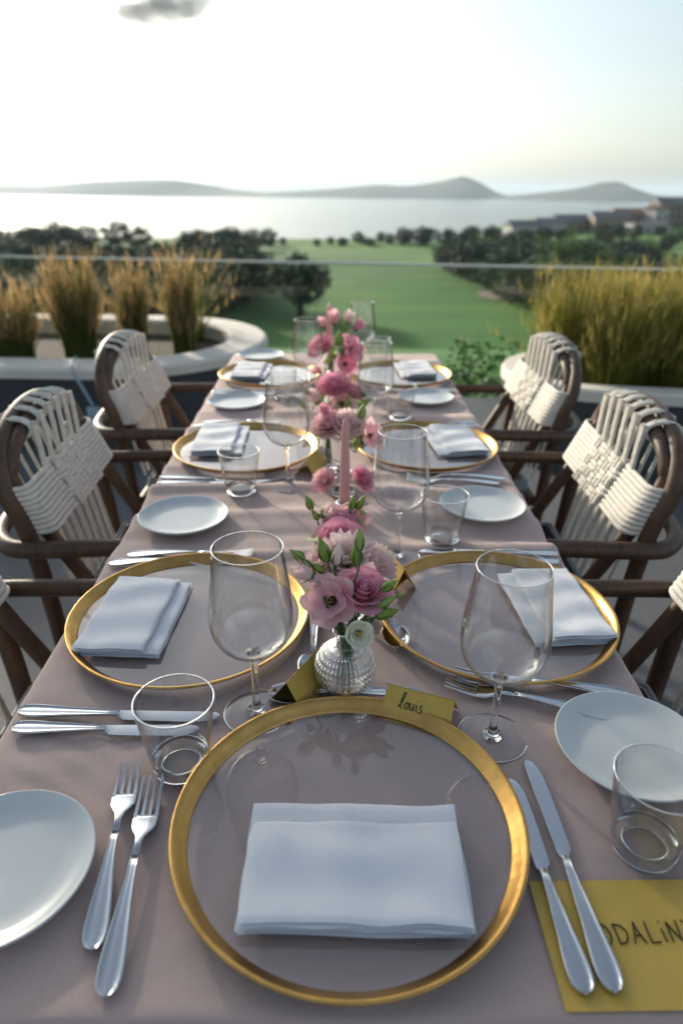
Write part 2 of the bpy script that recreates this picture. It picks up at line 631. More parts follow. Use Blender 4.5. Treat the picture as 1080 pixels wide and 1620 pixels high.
def tuft_meshes(seed, n, h, spread, lean):
    rnd = random.Random(seed)
    b, p = MB(), MB()
    for k in range(n):
        a = rnd.uniform(0, 2 * PI)
        r0 = spread * .35 * math.sqrt(rnd.random())
        hh = h * rnd.uniform(.45, 1.08)
        ln = lean * rnd.uniform(.1, 1.15) ** 1.1 * (2.4 if rnd.random() < .13 else 1)
        dx, dy = math.cos(a), math.sin(a)
        w = rnd.uniform(.0022, .0042)
        pts = []
        for j in range(5):
            t = j / 4
            q = r0 + ln * t * t
            pts.append((dx * q + rnd.uniform(-.004, .004), dy * q + rnd.uniform(-.004, .004), hh * (t - .1 * t * t * ln / max(h, .01))))
        a2 = rnd.uniform(0, PI)
        sx, sy = math.cos(a2), math.sin(a2)
        tgt = b if k % 4 < 3 else p
        vs, fs = [], []
        for j, q in enumerate(pts):
            ww = w * (1 - .75 * j / 4)
            vs += [(q[0] - sx * ww, q[1] - sy * ww, q[2]), (q[0] + sx * ww, q[1] + sy * ww, q[2])]
        for j in range(4):
            fs.append((2 * j, 2 * j + 1, 2 * j + 3, 2 * j + 2))
        if tgt is b:
            b.add(vs, fs)
        else:
            # a feathery seed plume in the upper third of the stalk
            b.add(vs[:8], fs[:3])
            top, mid = Vector(pts[4]), Vector(pts[2])
            for s_ in range(11):
                c = mid.lerp(top, rnd.uniform(.05, 1.12)) + Vector((rnd.uniform(-.016, .016), rnd.uniform(-.016, .016), 0))
                l = rnd.uniform(.04, .09)
                d = Vector((dx * ln + rnd.uniform(-.25, .25), dy * ln + rnd.uniform(-.25, .25), 1)).normalized()
                e = Vector((rnd.uniform(-1, 1), rnd.uniform(-1, 1), 0)).normalized() * rnd.uniform(.0016, .0036)
                p.add([c - e, c + e, c + d * l], [(0, 1, 2)])
    return b, p


def tuft(seed, n, h, spread, lean, loc, label, group, bm='blade', pm='plume'):
    t = thing('grass_tuft', label, 'ornamental grass', loc, 0, group)
    b, p = tuft_meshes(seed, n, h, spread, lean)
    b.build('blades', M[bm], t, False)['kind'] = 'stuff'
    p.build('plumes', M[pm], t, False)['kind'] = 'stuff'
    return t


GL = 'grass tufts in the left planter'
proto_a = tuft(1, 900, .56, .26, .10, (-1.56, 4.2, .34), 'tall broad amber topped grass tuft, tallest in the left planter', GL)
proto_b = tuft(2, 650, .55, .19, .06, (-.93, 4.25, .34), 'narrow upright amber grass tuft nearest the rounded planter end', GL)
proto_c = tuft(3, 480, .50, .17, .07, (-1.24, 4.3, .34), 'slim green and amber grass tuft between two taller tufts', GL)
proto_d = tuft(4, 800, .42, .34, .12, (-1.95, 4.15, .34), 'low greenish grass tuft at the left edge of the photo', GL)
proto_e = tuft(6, 140, .62, .3, .34, (-1.0, 4.75, .34), 'thin wispy grass leaning right behind the narrow tuft', GL)
GR = 'grasses filling the right planter'
proto_r = tuft(5, 900, .56, .34, .13, (1.25, 3.62, .34), 'leftmost yellow grass clump in the right planter by the rounded end', GR, 'bladeg', 'plumeg')
rl = [(1.47, 3.72, 'yellow grass clump behind the far right chair back'), (1.66, 3.45, 'yellow grass clump right of the far right chair'),
      (1.72, 3.8, 'yellow grass clump at the back of the right planter'), (1.93, 3.6, 'amber grass clump at the right photo edge'),
      (2.1, 3.35, 'amber grass clump at the right photo edge, nearest the wall front'), (2.25, 3.7, 'amber grass clump farthest right in the planter'), (1.42, 3.42, 'low yellow grass clump just behind the rim of the right planter')]
random.seed(8)
for k, (x, y, lb) in enumerate(rl):
    s = random.uniform(.92, 1.1)
    copy_tree(proto_r, (x, y, .34), random.uniform(0, 6), lb, (1.05, 1.05, s), GR)

for k in range(9):  # out of view tufts added along the planter to shade the terrace floor
    copy_tree([proto_a, proto_d, proto_a][k % 3], (-2.45 - .42 * k, 4.2 + .12 * (k % 2), .34), k * 1.3, 'unseen grass tuft added farther along the left planter to shade the floor', (1.25, 1.0, .95 + .05 * (k % 3)), GL)

# cable hanging over the left planter's rim with its box
t = thing('garden_cable', 'pale blue cable with a plug box hanging on the left planter wall', 'cable', (-1.3, 3.48, 0))
MB().tube(spline([(-.1, .2, .47), (-.08, .1, .475), (-.06, .02, .462), (-.035, -.02, .43), (.0, -.03, .36), (.03, -.03, .29), (.04, -.03, .26)], 6), .008, 8).build('cord', M['cable'], t)
MB().rbox(.01, .075, -.065, -.02, .19, .27, .01).build('plug_box', M['cable'], t)

# glass balustrade beyond
A, B = Vector((-2.914, 6.3, 0)), Vector((2.54, 5.2, 0))
d = (B - A)
A0, B0 = A - d * .6, B + d * .6
zA, zB = .744 - .6 * .032, .776 + .6 * .032
t = thing('glass_balustrade', 'clear glass balustrade with thin pale top rail beyond the planters', 'balustrade', (0, 0, 0))
NP = 6
nrm = Vector((-d.y, d.x, 0)).normalized()
for k in range(NP):
    a, b = A0.lerp(B0, k / NP + .0015), A0.lerp(B0, (k + 1) / NP - .0015)
    za, zb = lerp(zA, zB, k / NP), lerp(zA, zB, (k + 1) / NP)
    MB().add([(a.x, a.y, -.44), (b.x, b.y, -.44), (b.x, b.y, zb), (a.x, a.y, za)], [(0, 1, 2, 3)]).build('glass_panel', M['bal'], t, False)
MB().tube([(A0.x, A0.y, zA + .012), (B0.x, B0.y, zB + .012)], .011, 8).build('top_rail', M['rail'], t)


# ------------------------------------------------------------------ trees, shrubs, houses
def crown_mb(seed, rx, ry, rz, clumps, leaves, size, flat=1.0):
    rnd = random.Random(seed)
    m = MB()
    for c in range(clumps):
        while True:
            p = Vector((rnd.uniform(-1, 1), rnd.uniform(-1, 1), rnd.uniform(-1, 1)))
            if .25 < p.length < 1:
                break
        cc = Vector((p.x * rx, p.y * ry, p.z * rz * (1 if p.z > 0 else flat)))
        cr = rnd.uniform(.22, .42) * min(rx, rz)
        for l in range(leaves):
            q = Vector((rnd.gauss(0, 1), rnd.gauss(0, 1), rnd.gauss(0, 1))).normalized() * cr * rnd.uniform(.5, 1)
            c0 = cc + q
            a = Vector((rnd.uniform(-1, 1), rnd.uniform(-1, 1), rnd.uniform(-.6, .6))).normalized() * size * rnd.uniform(.6, 1.2)
            b = a.cross(Vector((rnd.uniform(-1, 1), rnd.uniform(-1, 1), rnd.uniform(-1, 1)))).normalized() * size * .55
            m.add([c0 - a * .6, c0 + b * .6, c0 + a * .6, c0 - b * .6], [(0, 1, 2, 3)])
    return m


def trunk_mb(h, r, seed, br):
    rnd = random.Random(seed)
    m = MB().tube(spline([(0, 0, -.4), (.1 * r, 0, h * .35), (.6 * r * rnd.uniform(-1, 1), .4 * r, h * .75), (0, 0, h)], 4), [lerp(r * 1.2, r * .5, k / 12) for k in range(13)], 7)
    for k in range(br):
        a = 2 * PI * k / br + rnd.uniform(-.4, .4)
        z0 = h * rnd.uniform(.55, .9)
        L = h * rnd.uniform(.35, .6)
        m.tube([(0, 0, z0), (math.cos(a) * L * .5, math.sin(a) * L * .5, z0 + L * .4), (math.cos(a) * L, math.sin(a) * L, z0 + L * .75)], [r * .45, r * .3, r * .12], 5)
    return m


def make_tree(name, label, loc, seed, H, W, leafm, group, trunk=.3, clumps=34, leaves=46, size=.36):
    trunk *= .62
    t = thing(name, label, 'tree', loc, 0, group)
    hc = H * (1 - trunk)
    trunk_mb(H * (trunk + .25), W * .045, seed, 5).build('trunk', M['bark'], t)
    c = crown_mb(seed, W * .42, W * .42, hc * .48, clumps, leaves, size, 1.0)
    c.xf(Matrix.Translation((0, 0, H * trunk + hc * .5)))
    c.build('crown', leafm, t, False)['kind'] = 'stuff'
    return t


T = {}
GN = ['round dark trees left of the fairway', 'dark trees along the right side of the fairway', 'trees along the far end of the fairway', 'trees among the houses on the right hillside']
T['oak'] = make_tree('broad_tree', 'lone round dark tree on a clear trunk left of the middle of the fairway', (-4.9, 99, tz(-4.9, 99)), 11, 8.2, 10.0, M['tleaf'], GN[0], .36, 90, 60, .42)
T['bush'] = make_tree('broad_tree', 'dense dark tree at the left edge of the fairway', (-14, 112, tz(-14, 112)), 12, 7.6, 12.5, M['tleaf'], GN[0], .06, 84, 50, .5)
T['tall'] = make_tree('broad_tree', 'tallest dark tree in the row at the far left', (-66, 172, tz(-66, 172)), 13, 9, 11, M['tleaf'], GN[0], .06, 80, 48, .5)
T['lite'] = make_tree('broad_tree', 'yellow green tree right of the fairway', (46, 140, tz(46, 140)), 14, 9, 10.5, M['tleafl'], GN[1], .1, 50, 48, .5)  # leaves in the paler yellow green
rnd = random.Random(21)
LL = 'dark leafy tree in the mass left of the fairway'
left = [(-18, 118), (-21, 106), (-24, 120), (-28, 112), (-17, 132), (-23, 140), (-31, 128), (-36, 118), (-27, 150), (-34, 145), (-40, 132), (-45, 122), (-44, 150), (-52, 140), (-50, 160),
        (-58, 150), (-60, 168), (-33, 168), (-26, 96), (-33, 100), (-40, 104), (-48, 108), (-56, 116), (-64, 130), (-20, 152), (-72, 150), (-80, 165), (-75, 180), (-26, 78), (-32, 80), (-38, 76), (-44, 82), (-22, 82), (-30, 70), (-37, 66), (-46, 70), (-52, 84), (-58, 96), (-64, 104), (-50, 90), (-70, 118), (-76, 130), (-16, 122), (-15, 104), (-19, 97), (-22, 90), (-30, 88), (-38, 92), (-20, 112), (-27, 104), (-35, 110), (-42, 114), (-50, 118), (-58, 132), (-66, 142), (-46, 96), (-54, 100), (-60, 110), (-29, 205), (-24, 214), (-33, 218), (-38, 200), (-27, 190)]


def zone(x, y):
    q = x / y
    side = ('at the left photo edge' if q < -.36 else 'behind the broad left grass tuft' if q < -.27 else 'behind the narrow grass tuft' if q < -.19 else 'beside the lone round tree' if q < 0 else
            'right of the open fairway' if q < .27 else 'above the right grass clumps' if q < .38 else 'at the right photo edge')
    return side + (', near row' if y < 100 else ', middle row' if y < 135 else ', back row')


for x, y in left:
    if abs(x / y) > .52:
        continue
    copy_tree(T[rnd.choice(['bush', 'tall', 'bush', 'oak'])], (x, y, tz(x, y)), rnd.uniform(0, 6), 'dark leafy tree ' + zone(x, y), (lambda q: (q * 1.15, q * 1.15, q * (.98 if y < 150 else .85)))(rnd.uniform(.72, .98)), GN[0])
LS = 'dark tree on the skyline at the far left above the water'
for x, y in [(-95, 205), (-88, 215), (-104, 212), (-112, 222), (-82, 226), (-74, 218), (-120, 230), (-66, 222), (-58, 216)]:
    copy_tree(T[rnd.choice(['bush', 'tall'])], (x, y, tz(x, y)), rnd.uniform(0, 6), LS, (lambda q: (q * 1.25, q * 1.25, q))(rnd.uniform(.66, .85)), GN[0])
LR = 'dark leafy tree in the mass right of the fairway'
right = [(31, 158), (36, 150), (40, 162), (33, 140), (38, 132), (45, 150), (50, 160), (52, 140), (44, 128), (38, 122), (48, 118), (55, 128), (60, 145), (66, 155), (58, 112), (64, 124), (72, 138), (78, 150), (34, 176), (42, 182),
         (52, 180), (62, 176), (74, 172), (86, 164), (70, 112), (80, 124), (90, 138), (36, 116), (42, 108), (50, 104), (30, 148), (29, 170), (33, 165), (37, 168), (46, 168), (56, 166), (66, 165), (58, 136), (47, 136), (42, 140), (35, 124), (56, 104), (64, 106), (76, 116), (30, 140), (28, 112), (29, 120), (28, 130), (27, 142), (26, 152), (25, 162), (31, 104), (33, 97), (33, 112), (34, 128), (34, 88), (38, 98), (38, 86), (44, 92), (84, 130), (96, 150), (98, 168)]
for x, y in right:
    if abs(x / y) > .52:
        continue
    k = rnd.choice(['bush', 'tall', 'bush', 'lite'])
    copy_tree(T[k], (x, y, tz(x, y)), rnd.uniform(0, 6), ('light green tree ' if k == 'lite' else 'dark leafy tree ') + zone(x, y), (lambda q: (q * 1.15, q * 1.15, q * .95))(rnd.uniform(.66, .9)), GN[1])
LF = 'small dark tree in the row at the far end of the fairway'
for k in range(26):
    x = -6 + 3.4 * k + rnd.uniform(-1.4, 1.4)
    y = 236 + rnd.uniform(-8, 14) + max(0, x - 30) * .3
    copy_tree(T[rnd.choice(['bush', 'tall'])], (x, y, tz(x, y)), rnd.uniform(0, 6), LF, rnd.uniform(.25, .42) + .22 * sstep(8, 30, x), GN[2])
for x, y, s in [(-21, 232, .75), (-17, 238, .35), (9, 240, .45)]:
    copy_tree(T['tall'], (x, y, tz(x, y)), rnd.uniform(0, 6), LF, s * .8, GN[2])
LH = 'dark tree standing among the houses on the right hillside'
for x, y, s in [(96, 262, 1.2), (104, 268, 1.25), (111, 270, 1.1), (150, 300, 1.3), (158, 306, 1.2), (128, 288, .8), (84, 270, .8), (76, 262, .8), (70, 250, .8), (92, 245, .9), (118, 250, .9), (135, 255, 1.0), (150, 262, 1.0), (108, 235, .9), (166, 270, 1.1), (125, 225, .9), (98, 215, .8), (142, 228, .9)]:
    copy_tree(T[rnd.choice(['bush', 'tall'])], (x, y, tz(x, y)), rnd.uniform(0, 6), LH, s * .55, GN[3])


make_tree('added_shade_tree', 'slim tree beside the terrace on the left, added unseen to shade the table front', (-4.45, 7.3, -.45), 15, 5.4, 2.3, M['tleaf'], 'added shade tree beside the terrace', 1.04, 70, 70, .085)  # unseen tree, added so its crown shades the near end of the table


def house(x, y, w, dpt, h, rz, wall, roof, label, gable=True, nwin=3):
    z = tz(x, y) - .5
    t = thing('house', label, 'house', (x, y, z), rz, 'houses on the right hillside')
    h *= .8
    MB().box(-w / 2, w / 2, -dpt / 2, dpt / 2, 0, h).build('wall', wall, t, False)
    r = MB()
    e = .4
    if gable:
        rh = w * .16
        r.add([(-w / 2 - e, -dpt / 2 - e, h + .02), (w / 2 + e, -dpt / 2 - e, h + .02), (w / 2 + e, dpt / 2 + e, h + .02), (-w / 2 - e, dpt / 2 + e, h + .02), (-w / 2 - e, 0, h + rh), (w / 2 + e, 0, h + rh)],
              [(0, 1, 5, 4), (2, 3, 4, 5), (0, 4, 3), (1, 2, 5), (0, 3, 2, 1)])
    else:
        r.box(-w / 2 - .2, w / 2 + .2, -dpt / 2 - .2, dpt / 2 + .2, h + .02, h + .5)
    r.build('roof', roof, t, False)
    for f in range(max(1, int(h // 3))):
        for k in range(nwin):
            cx = -w / 2 + w * (k + .5) / nwin
            MB().box(cx - .6, cx + .6, -dpt / 2 - .05, -dpt / 2 + .05, 1.0 + 3 * f, 2.4 + 3 * f).build('window', M['pane'], t, False)


W_, T_, RG, RT = M['housew'], M['houset'], M['roofg'], M['roof']
for a in [(80, 312, 14, 9, 6.5, .2, W_, RG, 'pale grey house at the left end of the hillside town', True, 4),
          (93, 318, 12, 9, 6.5, -.1, W_, RG, 'pale house with grey gable roof second from the left of the town', True, 3),
          (104, 326, 16, 10, 6, .3, T_, RG, 'long tan house behind the dark round trees', True, 4),
          (119, 320, 15, 10, 7, .0, T_, RG, 'tan house with grey roof right of the dark round trees', True, 4),
          (130, 328, 12, 9, 8.5, -.2, T_, RT, 'tan house with tiled roof left of the white gabled house', True, 3),
          (140, 322, 8, 8, 10.5, .4, W_, RT, 'small bright white gabled house near the right edge', True, 2),
          (153, 335, 18, 11, 12, .1, T_, RG, 'large grey roofed house highest on the right hillside', True, 5),
          (128, 300, 15, 9, 4.5, .1, W_, RG, 'low white building in front of the tan houses', False, 4),
          (70, 320, 10, 8, 4.5, 0, W_, RG, 'small pale house nearest the fairway end', True, 3),
          (172, 325, 18, 11, 10, -.1, T_, RT, 'tiled roof house at the right photo edge', True, 5)]:
    house(*a)

# sandy bunker beside the fairway
mb = MB()
mb.add([(26.5 + 2.3 * math.cos(k * PI / 8) * (1 + .2 * math.sin(3 * k)), 120 + 5 * math.sin(k * PI / 8), tz(26.5 + 2.3 * math.cos(k * PI / 8), 120 + 5 * math.sin(k * PI / 8)) + .12) for k in range(16)], [tuple(range(16))])
struct('bunker_sand', mb, mat('pink_sand', (.26, .20, .17), .9, var=.1), 'pinkish sand patch at the right edge of the fairway', False)


def shrub(loc, seed, r, h, label, n=26):
    t = thing('leafy_shrub', label, 'shrub', loc, 0, 'green shrubs just beyond the terrace edge')
    MB().tube([(0, 0, -.2), (.02, 0, h * .3), (0, .02, h * .6)], [.02, .015, .008], 6).build('stem', M['bark'], t)
    c = crown_mb(seed, r, r, h * .5, n, 44, .045, .8)
    c.xf(Matrix.Translation((0, 0, h * .5)))
    c.build('foliage', M['leaf'], t, False)['kind'] = 'stuff'


shrub((1.05, 5.15, -.6), 31, .42, .80, 'green leafy shrub between the table end and the round planter')
shrub((.72, 5.3, -.7), 32, .36, .68, 'low green shrub just right of the table end')
shrub((1.45, 5.4, -.6), 33, .45, .75, 'green shrub hidden partly by the far right chair')
shrub((.3, 5.5, -.85), 34, .36, .6, 'low green shrub behind the far end of the table')


# ------------------------------------------------------------------ table and cloth
XL, XR, Y0, Y1, TZ = -.365, .371, .292, 2.525, .75
t = thing('dining_table', 'long wooden dining table hidden under the mauve cloth', 'table', ((XL + XR) / 2, (Y0 + Y1) / 2, 0))
hw, hl = (XR - XL) / 2 - .006, (Y1 - Y0) / 2 - .006
MB().box(-hw, hw, -hl, hl, .705, .742).build('tabletop', M['tablewood'], t, False)
for sx in (-1, 1):
    for sy in (-1, 1):
        MB().box(sx * (hw - .05) - .03, sx * (hw - .05) + .03, sy * (hl - .12) - .03, sy * (hl - .12) + .03, .001, .704).build('leg', M['tablewood'], t, False)


def cloth_h(x, y):
    h = .0016 * nz(x * 7, y * 7, 1) + .0010 * nz(x * 20, y * 26, 4)
    # small puckers: sharp creases of a ridged noise, running mostly crosswise
    rg = 1 - abs(nz(x * 9 + 3, y * 17, 7)) * 2.6
    h += .0016 * max(0, rg) ** 3 * (.35 + .65 * max(0, nz(x * 3, y * 3, 9) + .4))
    # crosswise folds from storage and slack, strongest between the place settings
    for yc, w, a, ph in ((.995, .018, .0040, .3), (1.055, .022, -.0030, 1.2), (1.13, .02, .0034, 2.0), (1.20, .026, -.0020, .5), (1.25, .02, .0042, 2.2), (1.36, .018, .0030, 4.), (1.65, .02, .003, 1.), (1.76, .03, .004, 3.), (1.93, .02, .0034, 5.), (2.0, .02, .003, .7),
                         (.55, .03, .0014, 0.)):
        yy = yc + .022 * math.sin(x * 5 + ph) + .01 * nz(x * 6, yc * 9)
        h += 2.9 * a * math.exp(-((y - yy) / w) ** 2) * (.6 + .5 * nz(x * 4, yc * 5, 2))
    # fine diagonal creases near the left front
    k = math.exp(-((x + .27) / .09) ** 2 - ((y - .52) / .09) ** 2)
    h += .0016 * k * math.sin((x * .6 + y) * 190 + 4 * nz(x * 9, y * 9))
    # two pressed creases along and across the cloth
    h += .0010 * math.exp(-((x - .19 - .004 * math.sin(y * 8)) / .003) ** 2)
    h += .0011 * math.exp(-((y - .875) / .003) ** 2)
    return h


mb = MB()
D = .30


def axis(a, b, fine):
    out = [a - D, a - D * .66, a - D * .33, a - .08, a - .03, a - .012, a - .006, a]
    n = int((b - a) / fine)
    out += [lerp(a, b, k / n) for k in range(1, n)]
    out += [b, b + .006, b + .012, b + .03, b + .08, b + D * .33, b + D * .66, b + D]
    return out


def cloth_pt(s, u):
    x, y = max(XL, min(XR, s)), max(Y0, min(Y1, u))
    ex = (XL - s) if s < XL else (s - XR) if s > XR else 0
    ey = (Y0 - u) if u < Y0 else (u - Y1) if u > Y1 else 0
    e = max(ex, ey)
    sx = -1 if s < XL else 1
    sy = -1 if u < Y0 else 1
    z = TZ + cloth_h(x, y)
    if e > 0:
        r = .010
        drop = e if e > r * 1.57 else r * (1 - math.cos(e / r))
        out = (r if e > r * 1.57 else r * math.sin(e / r)) - .002
        fl = out + .02 * min(1, e / D) * (1 + math.sin((y if ex >= ey else x) * 21 + 1.3 * math.sin(y * 6)))
        if ex >= ey * .999:
            x += sx * fl * (1 if ex > 0 else 0)
        if ey >= ex * .999:
            y += sy * fl * (1 if ey > 0 else 0)
        if 0 < ex < ey:
            x += sx * fl * ex / ey
        if 0 < ey < ex:
            y += sy * fl * ey / ex
        z -= drop
    return (x, y, z)


sx_, sy_ = axis(XL, XR, .009), axis(Y0, Y1, .0085)
mb.grid([[cloth_pt(s, u) for u in sy_] for s in sx_])
mb.f = [f for f in mb.f]
o = mb.build('tablecloth', M['cloth'])
tag(o, 'mauve pink tablecloth with soft crosswise creases covering the long table', 'tablecloth')


# ------------------------------------------------------------------ chairs
def make_chair(label):
    t = thing('rope_chair', label, 'chair', (0, 0, 0), 0, 'woven rope chairs around the table')
    arc = lambda hwid, zs, zt, x0, x1, k=14: [(lerp(x0, x1, math.sin(PI * i / k) ** .8), -hwid * math.cos(PI * i / k), zs + (zt - zs) * math.sin(PI * i / k) ** .85) for i in range(k + 1)]
    A_ = [(.02, -.238, 0), (.0, -.238, .45), (-.022, -.238, .66)] + arc(.238, .735, .868, -.045, -.075) + [(-.022, .238, .66), (.0, .238, .45), (.02, .238, 0)]
    MB().tube(spline(A_, 4), .0180, 10).build('rear_frame', M['wood'], t)
    B_ = [(.36, -.205, 0), (.18, -.205, .33), (.0, -.205, .66)] + arc(.205, .765, .858, -.045, -.045) + [(.0, .205, .66), (.18, .205, .33), (.36, .205, 0)]
    MB().tube(spline(B_, 4), .0160, 10).build('front_frame', M['wood'], t)
    C_ = [(.27, -.262, .642), (.12, -.264, .640), (.0, -.264, .638), (-.06, -.250, .638), (-.1, -.19, .640), (-.113, -.09, .643), (-.115, 0, .644)]
    C_ += [(p[0], -p[1], p[2]) for p in C_[-2::-1]]
    MB().tube(spline(C_, 5), .0190, 10, flat=.85).build('arm_rail', M['wood'], t)
    for s in (-1, 1):
        MB().tube([(.02, s * .225, .405), (.38, s * .225, .405)], .015, 8).build('side_rail', M['wood'], t)
    for xx in (.02, .38):
        MB().tube([(xx, -.225, .405), (xx, .225, .405)], .015, 8).build('cross_rail', M['wood'], t)
    cu = MB().rbox(.03, .42, -.215, .215, .42, .468, .03).build('seat_cushion', M['cushion'], t)
    MB().tube([(.04, -.2, .466), (.04, .2, .466), (.05, .208, .466), (.40, .208, .466), (.41, .2, .466), (.41, -.2, .466), (.40, -.208, .466), (.05, -.208, .466), (.04, -.2, .466)], .004, 6, False).build('piping', M['cushion'], cu)
    # ropes running from the arch top down to the seat
    az = lambda y: .765 + (.858 - .765) * max(0, 1 - (y / .205) ** 2) ** .43
    for i in range(6):
        y = -.1175 + .047 * i
        zt = az(y)
        m = MB()
        yb = y * .93
        for dy in (-.0052, .0052):
            loop = []
            for k in range(13):
                a = 2 * PI * k / 12
                loop.append((-.058 + .0365 * math.cos(a), y + dy + .002 * math.sin(a), zt + .003 + .0215 * math.sin(a)))
            m.tube(loop, .0047, 6, False)
        for dy in (-.005, .006):
            m.tube(spline([(-.018, y + dy, zt + .018), (-.014, y + dy * .9, zt - .03), (-.006, lerp(y, yb, .4) + dy * .8, .70), (.02, yb + dy * .8, .56), (.045, yb + dy * .7, .43)], 4), .0046, 6)
        m.tube(spline([(-.1, y, zt + .012), (-.09, y, zt - .05), (-.04, y * .97 + .012, .62), (.0, yb + .012, .44)], 3), .0045, 6)
        m.build('back_rope', M['rope'], t)
    # woven lumbar band wrapped round both slanting posts
    N = 10
    for i in range(N):
        f = i / (N - 1)
        z = lerp(.663, .757, f)
        bx = lerp(.004, -.038, f)
        path = [(bx - .026, -.17, z), (bx - .028, -.20, z), (bx - .02, -.226, z), (bx, -.233, z), (bx + .018, -.226, z), (bx + .026, -.205, z)]
        K = 37
        for k in range(K):
            y = lerp(-.165, .165, k / (K - 1))
            w = .0085 * (1 if (int((y + .0875) // .035) + i // 2) % 2 else -1) if abs(y) < .087 else 0
            path.append((bx + .026 + w, y, z))
        path += [(p[0], -p[1], p[2]) for p in path[5::-1]]
        MB().tube(spline(path, 2), .0057, 7).build('band_rope', M['rope'], t)
    # upright cords woven through the middle of the band
    for k in range(10):
        y = -.0788 + .0175 * k
        col = int((y + .0875) // .035)
        path = []
        for i in range(-1, 2 * N + 1):
            f = i / (2 * N - 1)
            w = -.0085 * (1 if (col + max(0, min(N - 1, i // 2)) // 2) % 2 else -1)
            path.append((lerp(.004, -.038, f) + .026 + w, y, lerp(.663, .757, f)))
        MB().tube(spline(path, 2), .0066, 6).build('weft_rope', M['rope'], t)
    return t


ch = make_chair('nearest left chair, only its far arm and band corner in the photo')
ch.location = (-.60, .80, 0)
for x, y, rz, lb in [(-.612, 1.475, R(2), 'middle chair on the left with woven cream back, beside the white side plate'),
                     (-.625, 2.19, R(-1), 'farthest chair on the left, in front of the curved planter'),
                     (.625, .80, PI, 'nearest right chair, only its far arm and band corner in the photo'),
                     (.635, 1.475, PI - R(2), 'middle chair on the right with sunlit woven cream back'),
                     (.65, 2.19, PI + R(1), 'farthest chair on the right, in front of the round planter end')]:
    copy_tree(ch, (x, y, 0), rz, lb)


# ------------------------------------------------------------------ tableware builders
def make_charger(label, loc):
    t = thing('charger_plate', label, 'charger plate', loc, 0, 'clear glass charger plates with gold rims')
    prof = [(.1505, .0060), (.1510, .0068), (.1524, .0080), (.1552, .0104), (.1578, .0134), (.1603, .0160), (.1624, .0176), (.1642, .0182), (.1656, .0176), (.1660, .0164),
            (.1645, .0146), (.1605, .0110), (.156, .0070), (.152, .0042), (.151, .0034), (.1505, .0034)]
    MB().lathe(prof + [prof[0]], 120).build('rim', M['gold'], t)
    d = MB()
    d.lathe([(.0008, .0066), (.05, .0066), (.1, .0066), (.1504, .0066)], 72)
    gc = d.build('glass_centre', M['disc'], t)
    return t


def make_bread(label, loc):
    prof = [(0.0005, .0062), (.045, .0062), (.058, .0068), (.068, .0095), (.0755, .0142), (.0785, .0166), (.0798, .0170), (.0806, .0162), (.0800, .0146), (.072, .0085), (.062, .004), (.05, .0014), (.047, .0002), (.043, .0010), (.0005, .0022)]
    o = MB().lathe(prof, 80).build('side_plate', M['porcelain'])
    o.location = loc
    return tag(o, label, 'side plate', 'small white side plates')


def make_wine(label, loc):
    t = thing('wine_glass', label, 'wine glass', loc, 0, 'tall clear wine glasses')
    prof = [(.0060, .0868), (.0120, .0878), (.0200, .0902), (.0290, .0952), (.0370, .1030), (.0428, .1140), (.0455, .1270), (.0458, .1380), (.0448, .1530), (.0428, .1700), (.0404, .1880), (.0384, .2030), (.0366, .2180)]
    pp = spline([(r, 0, z) for r, z in prof], 3)
    bowl = MB().lathe([(p.x, p.z) for p in pp], 64).build('bowl', M['bowl'], t)
    MB().lathe([(max(.004, p.x - .0012), p.z + (.0008 if p.z < .1 else 0)) for p in pp], 64).build('inner_wall', M['bowl'], bowl)
    rim = MB()
    rim.tube([(.0366 * math.cos(2 * PI * k / 64), .0366 * math.sin(2 * PI * k / 64), .218) for k in range(65)], .00055, 6, False)
    rim.build('lip', M['glass'], bowl)
    st = [(.0003, .0905), (.0062, .0890), (.0092, .0872), (.0096, .0858), (.0066, .0835), (.0050, .0800), (.0042, .0720), (.0038, .0560), (.0039, .0300), (.0044, .0160), (.0060, .0085), (.0085, .0062), (.0110, .0050)]
    pp = spline([(r, 0, z) for r, z in st], 3)
    MB().lathe([(p.x, p.z) for p in pp] + [(.0112, .0032), (.0003, .0028)], 28).build('stem', M['glass'], t)
    ft = [(.0112, .0046), (.020, .0034), (.030, .0024), (.0372, .0018), (.0382, .0012), (.0378, .0005), (.036, .0003)]
    foot = MB().lathe(ft, 60).build('foot', M['bowl'], t)
    MB().tube([(.0379 * math.cos(2 * PI * k / 60), .0379 * math.sin(2 * PI * k / 60), .0012) for k in range(61)], .0007, 6, False).build('foot_edge', M['glass'], foot)
    return t


def make_tumbler(label, loc):
    t = thing('tumbler', label, 'tumbler', loc, 0, 'clear water tumblers')
    H, rb, rt = .088, .0285, .0405
    o_ = [(rb + .002 + (rt - rb - .002) * (z - .012) / (H - .012), z) for z in (.012, .03, .05, .07, H)]
    wall = MB().lathe(o_, 64).build('wall', M['bowl'], t)
    i_ = [(r - .0017, z) for r, z in o_]
    MB().lathe(i_, 64).build('inner_wall', M['bowl'], wall)
    MB().tube([((rt - .0008) * math.cos(2 * PI * k / 64), (rt - .0008) * math.sin(2 * PI * k / 64), H) for k in range(65)], .00095, 6, False).build('lip', M['glass'], wall)
    b = [(.0195, .0098), (.0232, .0112), (.0274, .0145), (.0288, .0150), (.0300, .0122), (.0298, .0080), (.0290, .0030), (.0270, .0006), (.0225, .0010), (.0195, .0030), (.0195, .0098)]
    MB().lathe([(.0004, .0098), (.0195, .0098)], 40).build('base_disc', M['bowl'], t)
    MB().lathe(b, 56).build('base', M['glass'], t)
    return t


